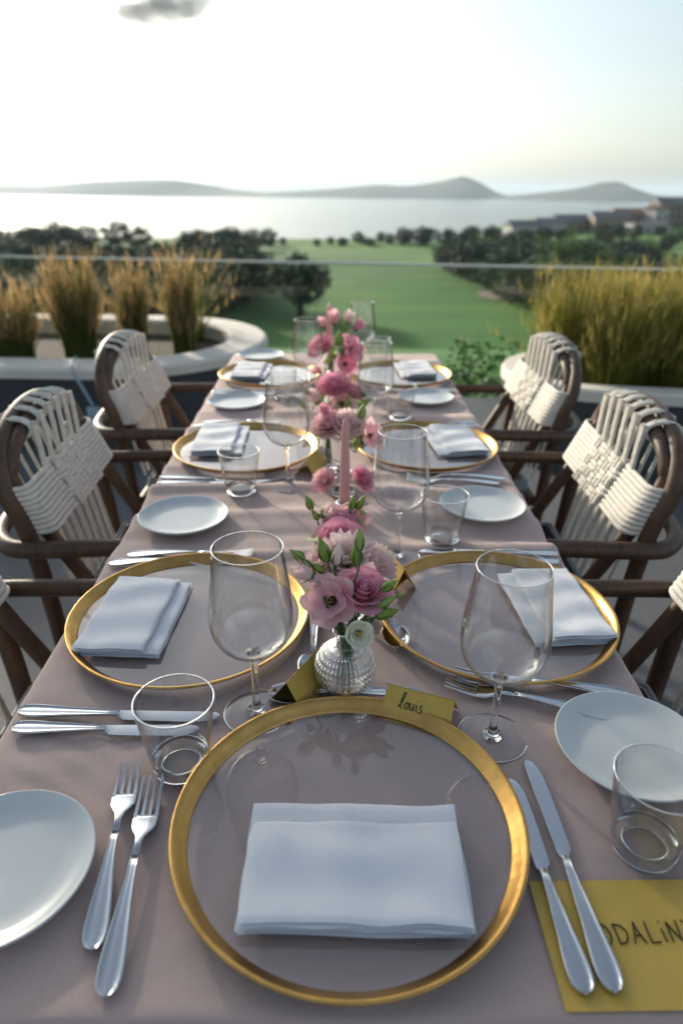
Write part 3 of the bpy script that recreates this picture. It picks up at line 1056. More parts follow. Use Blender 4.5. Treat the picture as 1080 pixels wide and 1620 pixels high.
def sweep(stations, mb, prof='flat'):
    """stations: (x, z, half width, thickness); cross section in y/z"""
    rows = []
    for x, z, w, th in stations:
        if prof == 'bead':
            cs = [(-1, 0), (-.97, .75), (-.86, 1), (-.74, .75), (-.66, .45), (-.3, .62), (0, .68), (.3, .62), (.66, .45), (.74, .75), (.86, 1), (.97, .75), (1, 0), (.85, -.6), (.4, -.9), (0, -1), (-.4, -.9), (-.85, -.6)]
        else:
            cs = [(-1, 0), (-.94, .5), (-.75, .85), (-.4, 1), (0, 1.05), (.4, 1), (.75, .85), (.94, .5), (1, 0), (.9, -.5), (.5, -.9), (0, -1), (-.5, -.9), (-.9, -.5)]
        rows.append([(x, a * w, z + b * th * .5) for a, b in cs])
    k0 = len(mb.v)
    n = len(rows[0])
    mb.grid(rows, closed_v=True)
    mb.f.append(tuple(k0 + k for k in range(n)))
    mb.f.append(tuple(k0 + (len(rows) - 1) * n + k for k in range(n))[::-1])
    return mb


def handle_st(L, w=.0105, up=.006, z0=.0035):
    """handle from x=0 to x=L: broad rounded end tapering to a slim neck"""
    st = []
    for f, ww in ((0, .12), (.006, .38), (.02, .62), (.05, .84), (.10, .97), (.18, 1.0), (.30, .9), (.45, .72), (.6, .55), (.75, .42), (.88, .345), (1.0, .31)):
        z = z0 + up * math.sin(f * PI * .62) ** 1.4 if f > 0 else z0
        st.append((f * L, z, w * ww, .0036 - .0004 * f + (.0006 if f > .7 else 0)))
    return st


CUT = 'steel cutlery laid on the cloth'


def make_fork(L=.205):
    t = thing('fork', 'x', 'fork', (0, 0, 0), 0, 'steel forks')
    Lh = L * .565
    hs = handle_st(Lh)
    sweep(hs, MB(), 'bead').build('handle', M['steel'], t)
    zt = hs[-1][1]
    head = MB()
    wh = .0122
    sweep([(Lh - .002, zt, .0033, .0036), (Lh + .012, zt + .0002, .0034, .0033), (Lh + .020, zt - .0012, .0052, .0028), (Lh + .026, zt - .0028, .0090, .0024), (Lh + .032, zt - .0042, .0117, .0021), (Lh + .042, zt - .0052, wh, .0019), (Lh + .0455, zt - .0053, wh, .0018)], head)
    head.build('head', M['steel'], t)
    e = L - (Lh + .044)
    for k in range(4):
        y = -wh + .0022 + k * (2 * wh - .0044) / 3
        m = MB()
        rows = []
        for f in (0, .2, .45, .7, .9, 1.0):
            x = Lh + .0435 + f * e
            z = zt - .0052 + .0062 * f ** 1.8
            w, h = .0021 - .0009 * f, .0019 - .0006 * f
            if f == 1.0:
                w, h = .0005, .0006
            yy = y * (1 - .05 * f)
            rows.append([(x, yy - w, z - h * .5), (x, yy + w, z - h * .5), (x, yy + w * .8, z + h * .5), (x, yy - w * .8, z + h * .5)])
        m.grid(rows, closed_v=True)
        nn = len(m.v)
        m.f += [(0, 1, 2, 3), (nn - 1, nn - 2, nn - 3, nn - 4)]
        sharp(m.build('tine', M['steel'], t), 40)
    return t


def make_knife(L=.225):
    t = thing('knife', 'x', 'knife', (0, 0, 0), 0, 'steel knives')
    Lh = L * .50
    hs = [(x, .0042, w * (1 if x < Lh * .6 else 1.12), .0058 - .001 * x / Lh) for x, z, w, th in handle_st(Lh, .0102)]
    sweep(hs, MB(), 'bead').build('handle', M['steel'], t)
    b = MB()
    Lb = L - Lh
    rows = []
    for f, y0, y1 in ((0, -.0040, .0040), (.03, -.0052, .0050), (.06, -.0085, .0052), (.12, -.0092, .0053), (.4, -.0098, .0056), (.65, -.0100, .0060), (.82, -.0094, .0062), (.92, -.0072, .0058), (.97, -.0042, .0048), (1.0, -.0008, .0024)):
        x = Lh - .001 + f * Lb
        h = .0015 if f > .04 else .0024
        rows.append([(x, y0, .0034), (x, y0 * .3, .0034 + h * .55), (x, y1, .0034 + h * .5), (x, y1, .0034 - h * .5), (x, y0 * .3, .0034 - h * .55)])
    b.grid(rows, closed_v=True)
    nn = len(b.v)
    b.f += [(4, 3, 2, 1, 0)[::-1], tuple(range(nn - 5, nn))]
    sharp(b.build('blade', M['steel'], t), 28)
    return t


def make_spoon(L=.185):
    t = thing('spoon', 'x', 'spoon', (0, 0, 0), 0, 'steel spoons')
    Lh = L * .70
    hs = handle_st(Lh, .0098)
    sweep(hs, MB(), 'bead').build('handle', M['steel'], t)
    zt = hs[-1][1]
    m = MB()
    Lb = L - Lh
    top, bot = [], []
    for i in range(13):
        f = i / 12
        w = .0185 * math.sqrt(max(0, 1 - (2 * (f - .5)) ** 2)) ** .85 * (1.06 - .16 * f) + .0012
        rt, rb = [], []
        for j in range(-5, 6):
            u = j / 5
            dep = -.0085 * (1 - u * u) * math.sin(PI * min(1, f * .98 + .01)) ** .7
            zz = .0098 + (zt - .0098) * (1 - sstep(0, .18, f)) + dep
            rt.append((Lh - .001 + f * Lb, u * w, zz))
            rb.append((Lh - .001 + f * Lb, u * w, zz - .0011))
        top.append(rt)
        bot.append(rb[::-1])
    m.grid([a + b for a, b in zip(top, bot)], closed_v=True)
    m.build('bowl', M['steel'], t)
    return t


FORK, FORK2, KNIFE, KNIFE2, SPOON = make_fork(.208), make_fork(.192), make_knife(.232), make_knife(.208), make_spoon(.185)
used = set()


def lay(src, end, tip, label, z=.7525, tilt=0.):
    rz = math.atan2(tip[1] - end[1], tip[0] - end[0])
    loc = (end[0], end[1], z)
    if src.name in used:
        o = copy_tree(src, loc, rz, label)
    else:
        if src.name not in KIDS:
            KIDS[src.name] = [(c, list(c.children)) for c in src.children]
        used.add(src.name)
        o = src
        o.location, o.rotation_euler, o['label'] = loc, (0, 0, rz), label
    if tilt:
        o.rotation_euler = (tilt, 0, rz)
    return o


first = {}


def put(maker, loc, label, rz=0.):
    if maker not in first:
        first[maker] = maker(label, loc)
        first[maker].rotation_euler[2] = rz
        return first[maker]
    if maker is make_bread:
        o = first[maker].copy()
        COL.objects.link(o)
        o.location, o['label'] = loc, label
        return o
    return copy_tree(first[maker], loc, rz, label)


ZC = .7515
for x, y, rz, lb in [(.0146, .4545, 0, 'largest gold rimmed charger at the front of the table'), (-.2007, .799, 1.0, 'gold rimmed charger in front of the nearest left chair'), (.2284, .8076, 2.1, 'gold rimmed charger in front of the nearest right chair'),
                     (-.2027, 1.481, 3.1, 'gold rimmed charger in front of the middle left chair'), (.2143, 1.499, 4.2, 'gold rimmed charger in front of the middle right chair'),
                     (-.207, 2.175, 5.2, 'gold rimmed charger at the farthest left place'), (.213, 2.18, .6, 'gold rimmed charger at the farthest right place')]:
    put(make_charger, (x, y, ZC), lb, rz)
for x, y, lb in [(-.292, .405, 'white side plate cut by the left photo edge beside the forks'), (.321, .549, 'white side plate behind the tumbler at the right photo edge'),
                 (-.274, 1.113, 'white side plate between the first and second chargers on the left'), (.281, 1.165, 'white side plate partly behind a tumbler on the right'),
                 (-.274, 1.852, 'white side plate between the second and third chargers on the left'), (.262, 1.904, 'white side plate between the second and third chargers on the right'),
                 (-.264, 2.44, 'white side plate at the far left corner of the table')]:
    put(make_bread, (x, y, ZC), lb)
for x, y, lb in [(-.089, .612, 'large wine glass standing left of the front gold charger'), (.176, .572, 'large wine glass standing right of the front gold charger'),
                 (-.095, 1.285, 'wine glass beside the mid table napkin on the left'), (.104, .983, 'wine glass right of the pink candle'),
                 (-.078, 1.965, 'wine glass left of the farthest flowers'), (.101, 1.645, 'wine glass right of the middle flowers, beside a tumbler'), (.090, 2.29, 'farthest wine glass at the end of the table on the right')]:
    put(make_wine, (x, y, ZC), lb, random.uniform(0, 6))
for x, y, lb in [(-.160, .532, 'tumbler over the knife tips left of the front charger'), (.287, .432, 'tumbler beside the yellow name card at the right edge'),
                 (-.187, 1.247, 'tumbler in front of the second left charger'), (.186, 1.04, 'tumbler overlapping a white side plate on the right'),
                 (-.147, 1.915, 'tumbler near the farthest left charger'), (.173, 1.735, 'tumbler beside the side plate on the far right'), (.152, 2.36, 'farthest tumbler at the end of the table')]:
    put(make_tumbler, (x, y, ZC), lb, random.uniform(0, 6))

# cutlery: (source, handle end, tip, label)
for a in [(FORK2, (-.191, .337), (-.212, .53), 'shorter outer fork left of the front charger'),
          (FORK, (-.170, .302), (-.183, .51), 'longer inner fork right beside the front charger on the left'),
          (KNIFE2, (.190, .302), (.181, .52), 'inner knife tucked beside the front charger rim on the right'),
          (KNIFE, (.2125, .303), (.206, .522), 'outer knife lying across the yellow name card'),
          (KNIFE, (-.362, .609), (-.13, .601), 'longer knife at the near left place, beside the charger'),
          (KNIFE2, (-.358, .582), (-.15, .580), 'shorter knife at the near left place passing behind the tumbler'),
          (FORK2, (-.362, .952), (-.17, .956), 'fork nearer the charger at the near left place'),
          (FORK, (-.340, .980), (-.135, .979), 'outer fork beyond the near left charger'),
          (FORK, (.354, .637), (.150, .673), 'fork at the near right place with its handle pointing right'),
          (FORK2, (.318, .598), (.136, .656), 'shorter fork crossing under the wine glass stem at the near right place'),
          (KNIFE, (.372, .985), (.145, .994), 'longer knife beyond the near right charger'),
          (KNIFE2, (.366, .958), (.162, .966), 'shorter knife beyond the near right charger'),
          (KNIFE, (-.364, 1.312), (-.135, 1.296), 'longer knife at the middle left place'),
          (KNIFE2, (-.360, 1.283), (-.155, 1.284), 'shorter knife at the middle left place'),
          (FORK2, (-.362, 1.655), (-.17, 1.652), 'fork nearer the charger at the middle left place'),
          (FORK, (-.340, 1.684), (-.14, 1.680), 'outer fork at the middle left place'),
          (FORK, (.360, 1.310), (.155, 1.325), 'fork nearer the charger at the middle right place'),
          (FORK2, (.340, 1.285), (.150, 1.297), 'outer fork at the middle right place'),
          (KNIFE, (.368, 1.69), (.14, 1.672), 'longer knife at the middle right place'),
          (KNIFE2, (.364, 1.66), (.158, 1.655), 'shorter knife at the middle right place'),
          (KNIFE, (-.364, 1.985), (-.135, 1.985), 'longer knife at the farthest left place'),
          (KNIFE2, (-.360, 1.958), (-.155, 1.960), 'shorter knife at the farthest left place'),
          (FORK, (-.355, 2.345), (-.15, 2.35), 'fork beyond the farthest left charger'),
          (FORK, (.360, 1.998), (.155, 2.005), 'fork at the farthest right place'),
          (KNIFE, (.368, 2.36), (.14, 2.36), 'knife beyond the farthest right charger')]:
    lay(*a)
lay(SPOON, (.064, .905), (.086, .725), 'spoon between the front flowers and the near right charger')
lay(SPOON, (-.0275, .842), (-.026, .658), 'spoon standing out behind the folded card left of the front vase')
lay(SPOON, (.106, .640), (-.079, .634), 'spoon lying crosswise just behind the front charger rim')


# ------------------------------------------------------------------ napkins
def napkin(cx, cy, w, l, rz, label, seed, layers, z=.7590):
    """folded napkin; layers = [(x0,x1,y0,y1)] in the local frame, bottom to top"""
    t = thing('napkin', label, 'napkin', (cx, cy, z), rz, 'folded white napkins on the chargers')
    th = .0024
    layers = [layers[0], (layers[0][0] + .001, layers[0][1] - .0015, layers[0][2] + .0012, layers[0][3] - .002)] + layers[1:]
    layers.append((layers[-1][0] + .001, layers[-1][1] - .0012, layers[-1][2] + .0016, layers[-1][3] - .0012))
    for li, (x0, x1, y0, y1) in enumerate(layers):
        m = MB()
        nxx, nyy = 36, 28
        top, bot = [], []

        def wave(x, y):
            return (.0016 * nz(x * 22 + seed, y * 15, seed) + .0011 * math.sin(y * 95 + 3 * nz(x * 12, y * 8, seed + 3) + seed) * .7) * (li + 2) * .32
        for i in range(nxx + 1):
            u = i / nxx
            rt, rb = [], []
            for j in range(nyy + 1):
                v = j / nyy
                e = min(min(u, 1 - u) * (x1 - x0), min(v, 1 - v) * (y1 - y0))
                rr = .0013
                k = math.sqrt(max(0, 1 - (1 - min(1, e / rr)) ** 2))
                x, y = lerp(x0, x1, u), lerp(y0, y1, v)
                x += .0022 * nz(y * 26, seed, li) * (1 if u < .5 else 1)
                y += .0020 * nz(x * 22, seed + 5, li)
                zc = th * (li + .5) + li * .0006
                wv = wave(x, y)
                rt.append((x, y, zc + wv + th * .5 * k))
                rb.append((x, y, zc + wv * .8 - th * .5 * k))
            top.append(rt)
            bot.append(rb)
        m.grid(top)
        k1 = len(m.f)
        m.grid(bot)
        m.f[:k1] = [f for f in m.f[:k1]]
        m.f[k1:] = [f[::-1] for f in m.f[k1:]]
        m.build('folded_layer', M['napkin'], t)
    if abs(cy - .8) < .05:
        t.scale = (.95, .94, 1)
    return t


# local frame: y = depth of the fold stack, x = width
napkin(.018, .406, .19, .12, R(-1), 'large folded white napkin on the front charger', 1.3,
       [(-.094, .094, -.062, .064), (-.096, .097, -.063, .062), (-.095, .096, -.0625, .040)])
napkin(-.276, .793, .12, .19, R(-3), 'folded white napkin on the near left charger', 2.7,
       [(-.056, .062, -.095, .092), (-.056, .061, -.095, .093), (-.057, .042, -.096, .096)])
napkin(.314, .818, .12, .185, R(4), 'folded white napkin on the near right charger seen through the wine glass', 3.9,
       [(-.058, .056, -.095, .092), (-.060, .057, -.094, .094), (-.036, .058, -.095, .096)])
napkin(-.270, 1.525, .12, .19, R(1), 'folded white napkin on the middle left charger behind a tumbler', 5.1,
       [(-.058, .060, -.096, .094), (-.057, .060, -.095, .095), (-.057, .038, -.096, .097)])
napkin(.283, 1.528, .12, .19, R(6), 'folded white napkin on the middle right charger', 6.4,
       [(-.058, .056, -.096, .094), (-.059, .057, -.095, .095), (-.038, .058, -.096, .097)])
napkin(-.270, 2.200, .12, .19, R(-2), 'folded white napkin on the farthest left charger', 7.7,
       [(-.058, .056, -.096, .094), (-.058, .057, -.095, .095), (-.057, .038, -.096, .097)])
napkin(.265, 2.232, .12, .19, R(4), 'folded white napkin on the farthest right charger', 8.2,
       [(-.058, .056, -.096, .094), (-.058, .057, -.095, .095), (-.038, .058, -.096, .097)])


# ------------------------------------------------------------------ cards with handwriting
def panel(a, b, c, d, th=.0006):
    n = (Vector(b) - Vector(a)).cross(Vector(d) - Vector(a)).normalized() * th
    q = [Vector(p) for p in (a, b, c, d)]
    return MB().add([p for p in q] + [p + n for p in q], [(3, 2, 1, 0), (4, 5, 6, 7), (0, 1, 5, 4), (1, 2, 6, 5), (2, 3, 7, 6), (3, 0, 4, 7)])


def tent(label, ridge_a, ridge_b, offr, offl, zb=.7522):
    """folded tent card: ridge from a to b, feet offset sideways by offr / offl"""
    a, b = Vector(ridge_a), Vector(ridge_b)
    t = thing('place_card', label, 'place card', ((a.x + b.x) / 2, (a.y + b.y) / 2, zb), 0, 'golden folded place cards')
    o = Vector(t.location)
    d = (b - a).normalized()
    s = Vector((d.y, -d.x, 0)).normalized()
    fr = [a + s * offr, b + s * offr]
    fl = [a - s * offl, b - s * offl]
    for q in fr + fl:
        q.z = zb
    panel(a - o, fr[0] - o, fr[1] - o, b - o).build('panel', M['card'], t, False)
    panel(a - o + Vector((0, 0, .0004)), b - o + Vector((0, 0, .0004)), fl[1] - o, fl[0] - o).build('panel', M['card'], t, False)
    return t


def writing(strokes, org, ux, uy, size, parent, off, pen=.0007, label=None):
    """strokes in letter units -> thin ink lines on the plane org + x*ux + y*uy"""
    m = MB()
    n = ux.cross(uy).normalized()
    for st in strokes:
        pts = spline([(p[0], p[1], 0) for p in st], 4) if len(st) > 2 else [Vector((*p, 0)) for p in st]
        m.tube([org + ux * p.x * size + uy * p.y * size + n * .0010 - off for p in pts], pen, 6)
    return m.build('handwriting', M['ink'], parent)


lc = tent('golden tent card with a handwritten first name behind the front charger', (.0615, .6195, .787), (.135, .5905, .787), .020, .028)
o = Vector(lc.location)
f0, f1 = Vector((.0615, .6195, .787)), Vector((.135, .5905, .787))
ux = (f1 - f0).normalized()
s_ = Vector((ux.y, -ux.x, 0))
uy = (f0 - (Vector((f0.x, f0.y, .7522)) + s_ * .020)).normalized()
louis = [[(0, .1), (.25, .5), (.5, 1.15), (.62, 1.6), (.5, 1.7), (.33, 1.2), (.22, .5), (.25, .08), (.45, .02)],
         [(.95, .5), (.75, .4), (.68, .15), (.85, 0), (1.05, .15), (1.05, .4), (.95, .5), (1.2, .42)],
         [(1.3, .52), (1.27, .15), (1.42, 0), (1.62, .2), (1.68, .5), (1.68, .15), (1.8, .02)],
         [(2.0, .5), (1.98, .15), (2.1, .0)], [(2.06, .74), (2.08, .78)],
         [(2.65, .5), (2.45, .46), (2.42, .32), (2.6, .2), (2.62, .05), (2.4, -.02), (2.28, .04)]]
writing([[(p[0] * .95, p[1] * (1 if i_ == 0 else 1.45)) for p in st] for i_, st in enumerate(louis)], f0 + ux * .0175 - uy * .0225, ux, uy, .0108, lc.children[0], o, .00062)

tent('golden tent card leaning beside the front vase, its dark open end facing left', (-.0545, .617, .790), (-.018, .684, .790), .0225, .026)
tent('golden tent card behind the wine glass at the middle left place', (-.060, 1.318, .789), (-.036, 1.41, .789), .022, .026)
c3 = tent('pointed golden tent card right of the second flowers', (.083, .926, .795), (.104, .865, .795), .020, .024)
o3 = Vector(c3.location)
g0, g1 = Vector((.104, .865, .795)), Vector((.083, .926, .795))
tent('golden tent card near the farthest flowers on the right', (.040, 2.02, .789), (.062, 2.1, .789), .022, .026)
tent('golden tent card between the middle flowers and the right charger', (.075, 1.60, .789), (.058, 1.53, .789), .020, .026)

nc = MB().box(-.09, .09, -.0525, .0525, 0, .0006).build('name_card', M['card'], None, False)
nc.location = (.262, .3455, .7522)
nc.rotation_euler = (0, 0, R(.5))
tag(nc, 'flat yellow card with handwritten capitals lying under the knives', 'name card')
odalin = [[(.05, .5), (.12, .95), (.4, 1.0), (.62, .55), (.5, .08), (.2, .02), (.05, .5)],
          [(.92, 1.05), (.95, .5), (.98, .0)], [(.86, 1.0), (1.25, .95), (1.5, .55), (1.3, .1), (.92, 0)],
          [(1.72, 0), (1.88, .55), (2.02, 1.12)], [(2.02, 1.12), (2.14, .5), (2.32, 0)], [(1.82, .42), (2.22, .4)],
          [(2.62, 1.15), (2.6, .5), (2.62, .02)], [(2.62, .02), (2.9, .04), (3.08, .06)],
          [(3.36, .72), (3.38, .35), (3.38, .05)], [(3.36, 1.08), (3.37, 1.13)],
          [(3.72, .05), (3.73, .5), (3.76, 1.08)], [(3.76, 1.08), (4.0, .5), (4.2, .08)], [(4.2, .08), (4.22, .6), (4.28, 1.15)],
          [(4.62, 1.2), (4.66, 1.0)]]
writing(odalin, Vector((.2165, .3415, .7528)), Vector((1, .01, 0)), Vector((-.01, 1, 0)), .0158, nc, Vector((.262, .3455, .7522)), .00062)


# ------------------------------------------------------------------ vases, candles, flowers
def bud_vase(loc, label, r=.028, h=.095, neck=.013):
    t = thing('bud_vase', label, 'vase', loc, 0, 'small clear glass bud vases')
    prof = [(.0005, .001), (r * .7, .0008), (r * .92, .004), (r, .015), (r * 1.0, h * .45), (r * .9, h * .58), (neck * 1.25, h * .74), (neck, h * .82), (neck, h * .95), (neck * 1.25, h)]
    pp = spline([(a, 0, b) for a, b in prof], 3)
    body = MB().lathe([(max(.0004, p.x), p.z) for p in pp], 40).build('body', M['bowl'], t)
    MB().lathe([(.0005, .0062), (r * .8, .0062), (r * .9, .009), (r * .93, .006), (r * .85, .0022), (.0005, .0018)], 36).build('base', M['glass'], t)
    MB().tube([(neck * 1.25 * math.cos(2 * PI * k / 32), neck * 1.25 * math.sin(2 * PI * k / 32), h) for k in range(33)], .001, 6, False).build('lip', M['glass'], body)
    return t


def globe_vase(loc, label):
    t = thing('globe_vase', label, 'vase', loc, 0)
    rg, zc = .0355, .0345
    m = MB()
    nu, nv = 200, 84
    rows = []
    for i in range(nv + 1):
        a = lerp(-PI / 2 * .93, PI / 2 * .80, i / nv)
        row = []
        for k in range(nu):
            b = 2 * PI * k / nu
            tw = i * .5
            fade = sstep(.0, .12, i / nv) * (1 - sstep(.84, .97, i / nv))
            st = .5 + .5 * math.cos(2 * PI * (k / 10 + i / 14)) * math.cos(2 * PI * (k / 10 - i / 14))
            rr = rg + .0038 * (st - .4) * fade
            row.append((rr * math.cos(a) * math.cos(b), rr * math.cos(a) * math.sin(b), zc + .97 * rr * math.sin(a)))
        rows.append(row)
    m.grid(rows, closed_v=True)
    # inner wall, so the glass has thickness
    inn = []
    for i in range(20):
        a = lerp(PI / 2 * .80, -PI / 2 * .9, i / 19)
        ri = rg - .0030
        inn.append([(ri * math.cos(a) * math.cos(2 * PI * k / nu), ri * math.cos(a) * math.sin(2 * PI * k / nu), zc + ri * math.sin(a) + .0005) for k in range(nu)])
    allr = [[(.0004 * math.cos(2 * PI * k / nu), .0004 * math.sin(2 * PI * k / nu), .0006) for k in range(nu)]] + rows + inn + [[(.0004 * math.cos(2 * PI * k / nu), .0004 * math.sin(2 * PI * k / nu), zc - rg + .0036) for k in range(nu)]]
    m = MB()
    m.grid(allr, closed_v=True)
    m.build('globe', M['vaseglass'], t)
    z0 = zc + rg * .95
    neck = MB().lathe([(.0125, z0 - .002), (.0110, z0 + .004), (.0108, z0 + .012), (.0120, z0 + .017), (.0140, z0 + .019)], 40).build('neck', M['bowl'], t)
    MB().tube([(.014 * math.cos(2 * PI * k / 40), .014 * math.sin(2 * PI * k / 40), z0 + .019) for k in range(41)], .0011, 6, False).build('lip', M['glass'], neck)
    return t


def petal(R_, H_, phi, half, curl=0., ruffle=0., k=3., seed=0., zoff=0., pw=.7, round_=.25, n=8):
    rows = []
    for j in range(n + 1):
        v = j / n
        row = []
        for i in range(-4, 5):
            u = i / 4
            vv = v * (1 - round_ * u * u)
            r = R_ * vv ** pw + curl * vv ** 5 + R_ * .03 * u
            z = H_ * vv ** (1.25 if curl >= 0 else 1.0) + zoff - abs(curl) * .55 * vv ** 7
            wv = ruffle * vv ** 2 * math.sin(k * PI * u + seed * 3 + 1.7 * vv)
            ang = phi + u * half * (.55 + .45 * min(1, vv * 2.2))
            r += wv * .6
            z += wv + ruffle * .5 * nz(u * 2 + seed, vv * 3, seed) * vv
            row.append((r * math.cos(ang), r * math.sin(ang), z))
        rows.append(row)
    return MB().grid(rows)


def frame(axis, loc, spin=0.):
    q = Vector((0, 0, 1)).rotation_difference(Vector(axis).normalized())
    return Matrix.Translation(loc) @ q.to_matrix().to_4x4() @ Matrix.Rotation(spin, 4, 'Z')


def stem_to(base, neck, head, axis, r0=.0016):
    ax = Vector(axis).normalized()
    b, nk, h = Vector(base), Vector(neck), Vector(head)
    return MB().tube(spline([b, b.lerp(nk, .6), nk, nk.lerp(h, .55) + (nk - b).normalized() * .004, h - ax * .012, h - ax * .002], 4), r0, 6)


def flower(kind, head, axis, size, vase, label, colour, spin=0., seed=0., group=None):
    """vase = (base point, neck point); head = base of the bloom in world space"""
    base, neck = Vector(vase[0]), Vector(vase[1])
    rnd_ = random.Random(int(seed * 97) + 5)
    base = base + Vector((rnd_.uniform(-.008, .008), rnd_.uniform(-.008, .008), rnd_.uniform(0, .02)))
    neck = neck + Vector((rnd_.uniform(-.006, .006), rnd_.uniform(-.006, .006), 0))
    nm = {'rose': 'rose', 'open': 'lisianthus', 'small': 'lisianthus', 'ruffle': 'carnation', 'half': 'lisianthus', 'bud': 'flower_bud'}[kind]
    cat = {'rose': 'rose', 'ruffle': 'carnation', 'bud': 'flower bud'}.get(kind, 'lisianthus')
    t = thing(nm, label, cat, base, 0, group or 'flowers and buds in the small vases')
    h = Vector(head) - base
    F = frame(axis, h, spin)
    nk = neck - base
    stem_to((0, 0, 0), nk, h, axis, .0013 if kind == 'bud' else .0017).build('stem', M['stem'], t)
    P = lambda m, c, nm_='petal': m.xf(F).build(nm_, c, t)
    s = size
    if kind == 'rose':
        P(MB().lathe([(.0005, .95 * s), (.10 * s, .9 * s), (.15 * s, .5 * s), (.1 * s, .1 * s), (.0005, 0)], 12), colour, 'heart')
        for L, (n, r, hh, cu, hf) in enumerate([(3, .20, .98, .0, 1.25), (3, .34, .98, .03, 1.15), (4, .50, .94, .07, 1.0), (5, .70, .84, .16, .86), (5, .88, .66, .26, .82)]):
            for k in range(n):
                P(petal(r * s, hh * s, 2 * PI * k / n + L * .9 + seed, hf, cu * s, .025 * s * (L > 1), 1.5, seed + k + L, 0, .5, .16), colour)
    elif kind == 'open':
        for k in range(5):
            P(petal(1.0 * s, .55 * s, 2 * PI * k / 5 + seed, .78, .12 * s, .11 * s, 1.6, seed + k, 0, .95, .22), colour)
        for k in range(4):
            P(petal(.70 * s, .72 * s, 2 * PI * k / 4 + .5 + seed, .85, .05 * s, .07 * s, 1.4, seed + k + 9, 0, .85, .22), colour)
        P(MB().lathe([(.0004, .34 * s), (.05 * s, .30 * s), (.10 * s, .16 * s), (.2 * s, .12 * s), (.0004, .02 * s)], 10), M['dark'], 'throat')
        for k in range(5):
            a = k * 1.257
            P(MB().tube([(0, 0, .1 * s), (.05 * s * math.cos(a), .05 * s * math.sin(a), .3 * s), (.10 * s * math.cos(a), .10 * s * math.sin(a), .44 * s)], [.012 * s, .018 * s, .035 * s], 6), M['heart'], 'stamen')
    elif kind == 'small':
        for k in range(5):
            P(petal(.80 * s, .80 * s, 2 * PI * k / 5 + seed, .84, .10 * s, .03 * s, 1.3, seed + k, 0, .5, .16), colour)
        for k in range(4):
            P(petal(.55 * s, .82 * s, 2 * PI * k / 4 + .4 + seed, .9, .06 * s, .03 * s, 1.3, seed + k + 5, 0, .5, .16), colour)
        P(MB().lathe([(.0004, .75 * s), (.10 * s, .7 * s), (.14 * s, .5 * s), (.08 * s, .1 * s)], 10), M['heart'], 'stamen')
    elif kind == 'ruffle':
        for L, (n, r, hh, hf) in enumerate([(4, .30, .95, .9), (6, .55, .92, .65), (7, .8, .78, .56), (8, 1.0, .52, .5)]):
            for k in range(n):
                P(petal(r * s, hh * s, 2 * PI * k / n + L * .7 + seed, hf, .08 * s, .12 * s, 3.2, seed + k * 1.3 + L, 0, .8, .12), colour)
    elif kind == 'half':
        for L, (n, r, hh) in enumerate([(3, .26, 1.2), (4, .38, 1.05), (3, .46, .86)]):
            for k in range(n):
                P(petal(r * s, hh * s, 2 * PI * k / n + L + seed, .95, .06 * s, .04 * s, 1.3, seed + k + L, 0, .5, .25), colour)
    if kind == 'bud':
        prof = [(.0004, 0), (.12, .02), (.22, .16), (.255, .34), (.235, .54), (.165, .76), (.08, .94), (.0004, 1.08)]
        pp = spline([(r * s, 0, z * s) for r, z in prof], 2)
        hold = P(MB().lathe([(max(.0003, p.x), p.z) for p in pp], 12), colour, 'bud_body')
        for k in range(4):
            a = k * PI / 2 + seed
            P(MB().tube([(.12 * s * math.cos(a), .12 * s * math.sin(a), -.02 * s), (.265 * s * math.cos(a), .265 * s * math.sin(a), .28 * s), (.25 * s * math.cos(a), .25 * s * math.sin(a), .62 * s)], [.05 * s, .045 * s, .012 * s], 5), M['stem'], 'sepal').parent = hold
    else:
        hold = P(MB().lathe([(.0004, -.06 * s), (.14 * s, -.02 * s), (.2 * s, .1 * s), (.17 * s, .2 * s)], 10), M['stem'], 'calyx')
        for k in range(4):
            a = k * PI / 2 + seed + .4
            P(MB().tube([(.12 * s * math.cos(a), .12 * s * math.sin(a), 0), (.30 * s * math.cos(a), .30 * s * math.sin(a), .14 * s), (.52 * s * math.cos(a), .52 * s * math.sin(a), .22 * s)], [.035 * s, .035 * s, .008 * s], 5), M['stem'], 'sepal').parent = hold
    return t


V1 = (.0135, .652)
globe_vase((*V1, .7518), 'round pressed glass vase with diamond studs at the front')
v = ((V1[0], V1[1], .762), (V1[0], V1[1], .812))
G1 = 'flowers and buds in the front globe vase'
flower('open', (-.001, .678, .862), (-.34, -.76, .56), .031, v, 'large dusty pink open lisianthus facing left in the front vase', M['pink'], .3, .2, G1)
flower('rose', (.031, .684, .864), (.18, -.42, .88), .031, v, 'mauve pink rose in the middle of the front bouquet', M['rose'], .4, 1.1, G1)
flower('open', (.040, .703, .852), (.62, -.25, .72), .034, v, 'pale pink lisianthus behind the rose on its right', M['pink'], .9, 2.2, G1)
flower('small', (.028, .650, .836), (.10, -.84, .46), .019, v, 'small cream white lisianthus with yellow heart at the vase neck', M['cream'], .1, 3.1, G1)
flower('bud', (.024, .666, .851), (-.1, -.5, .86), .012, v, 'tiny pale green bud just above the cream flower', M['bud'], 0, 3.5, G1)
flower('half', (-.026, .69, .887), (-.75, -.15, .62), .024, v, 'half open pink flower at the left of the front bouquet', M['blush'], .2, 4.4, G1)
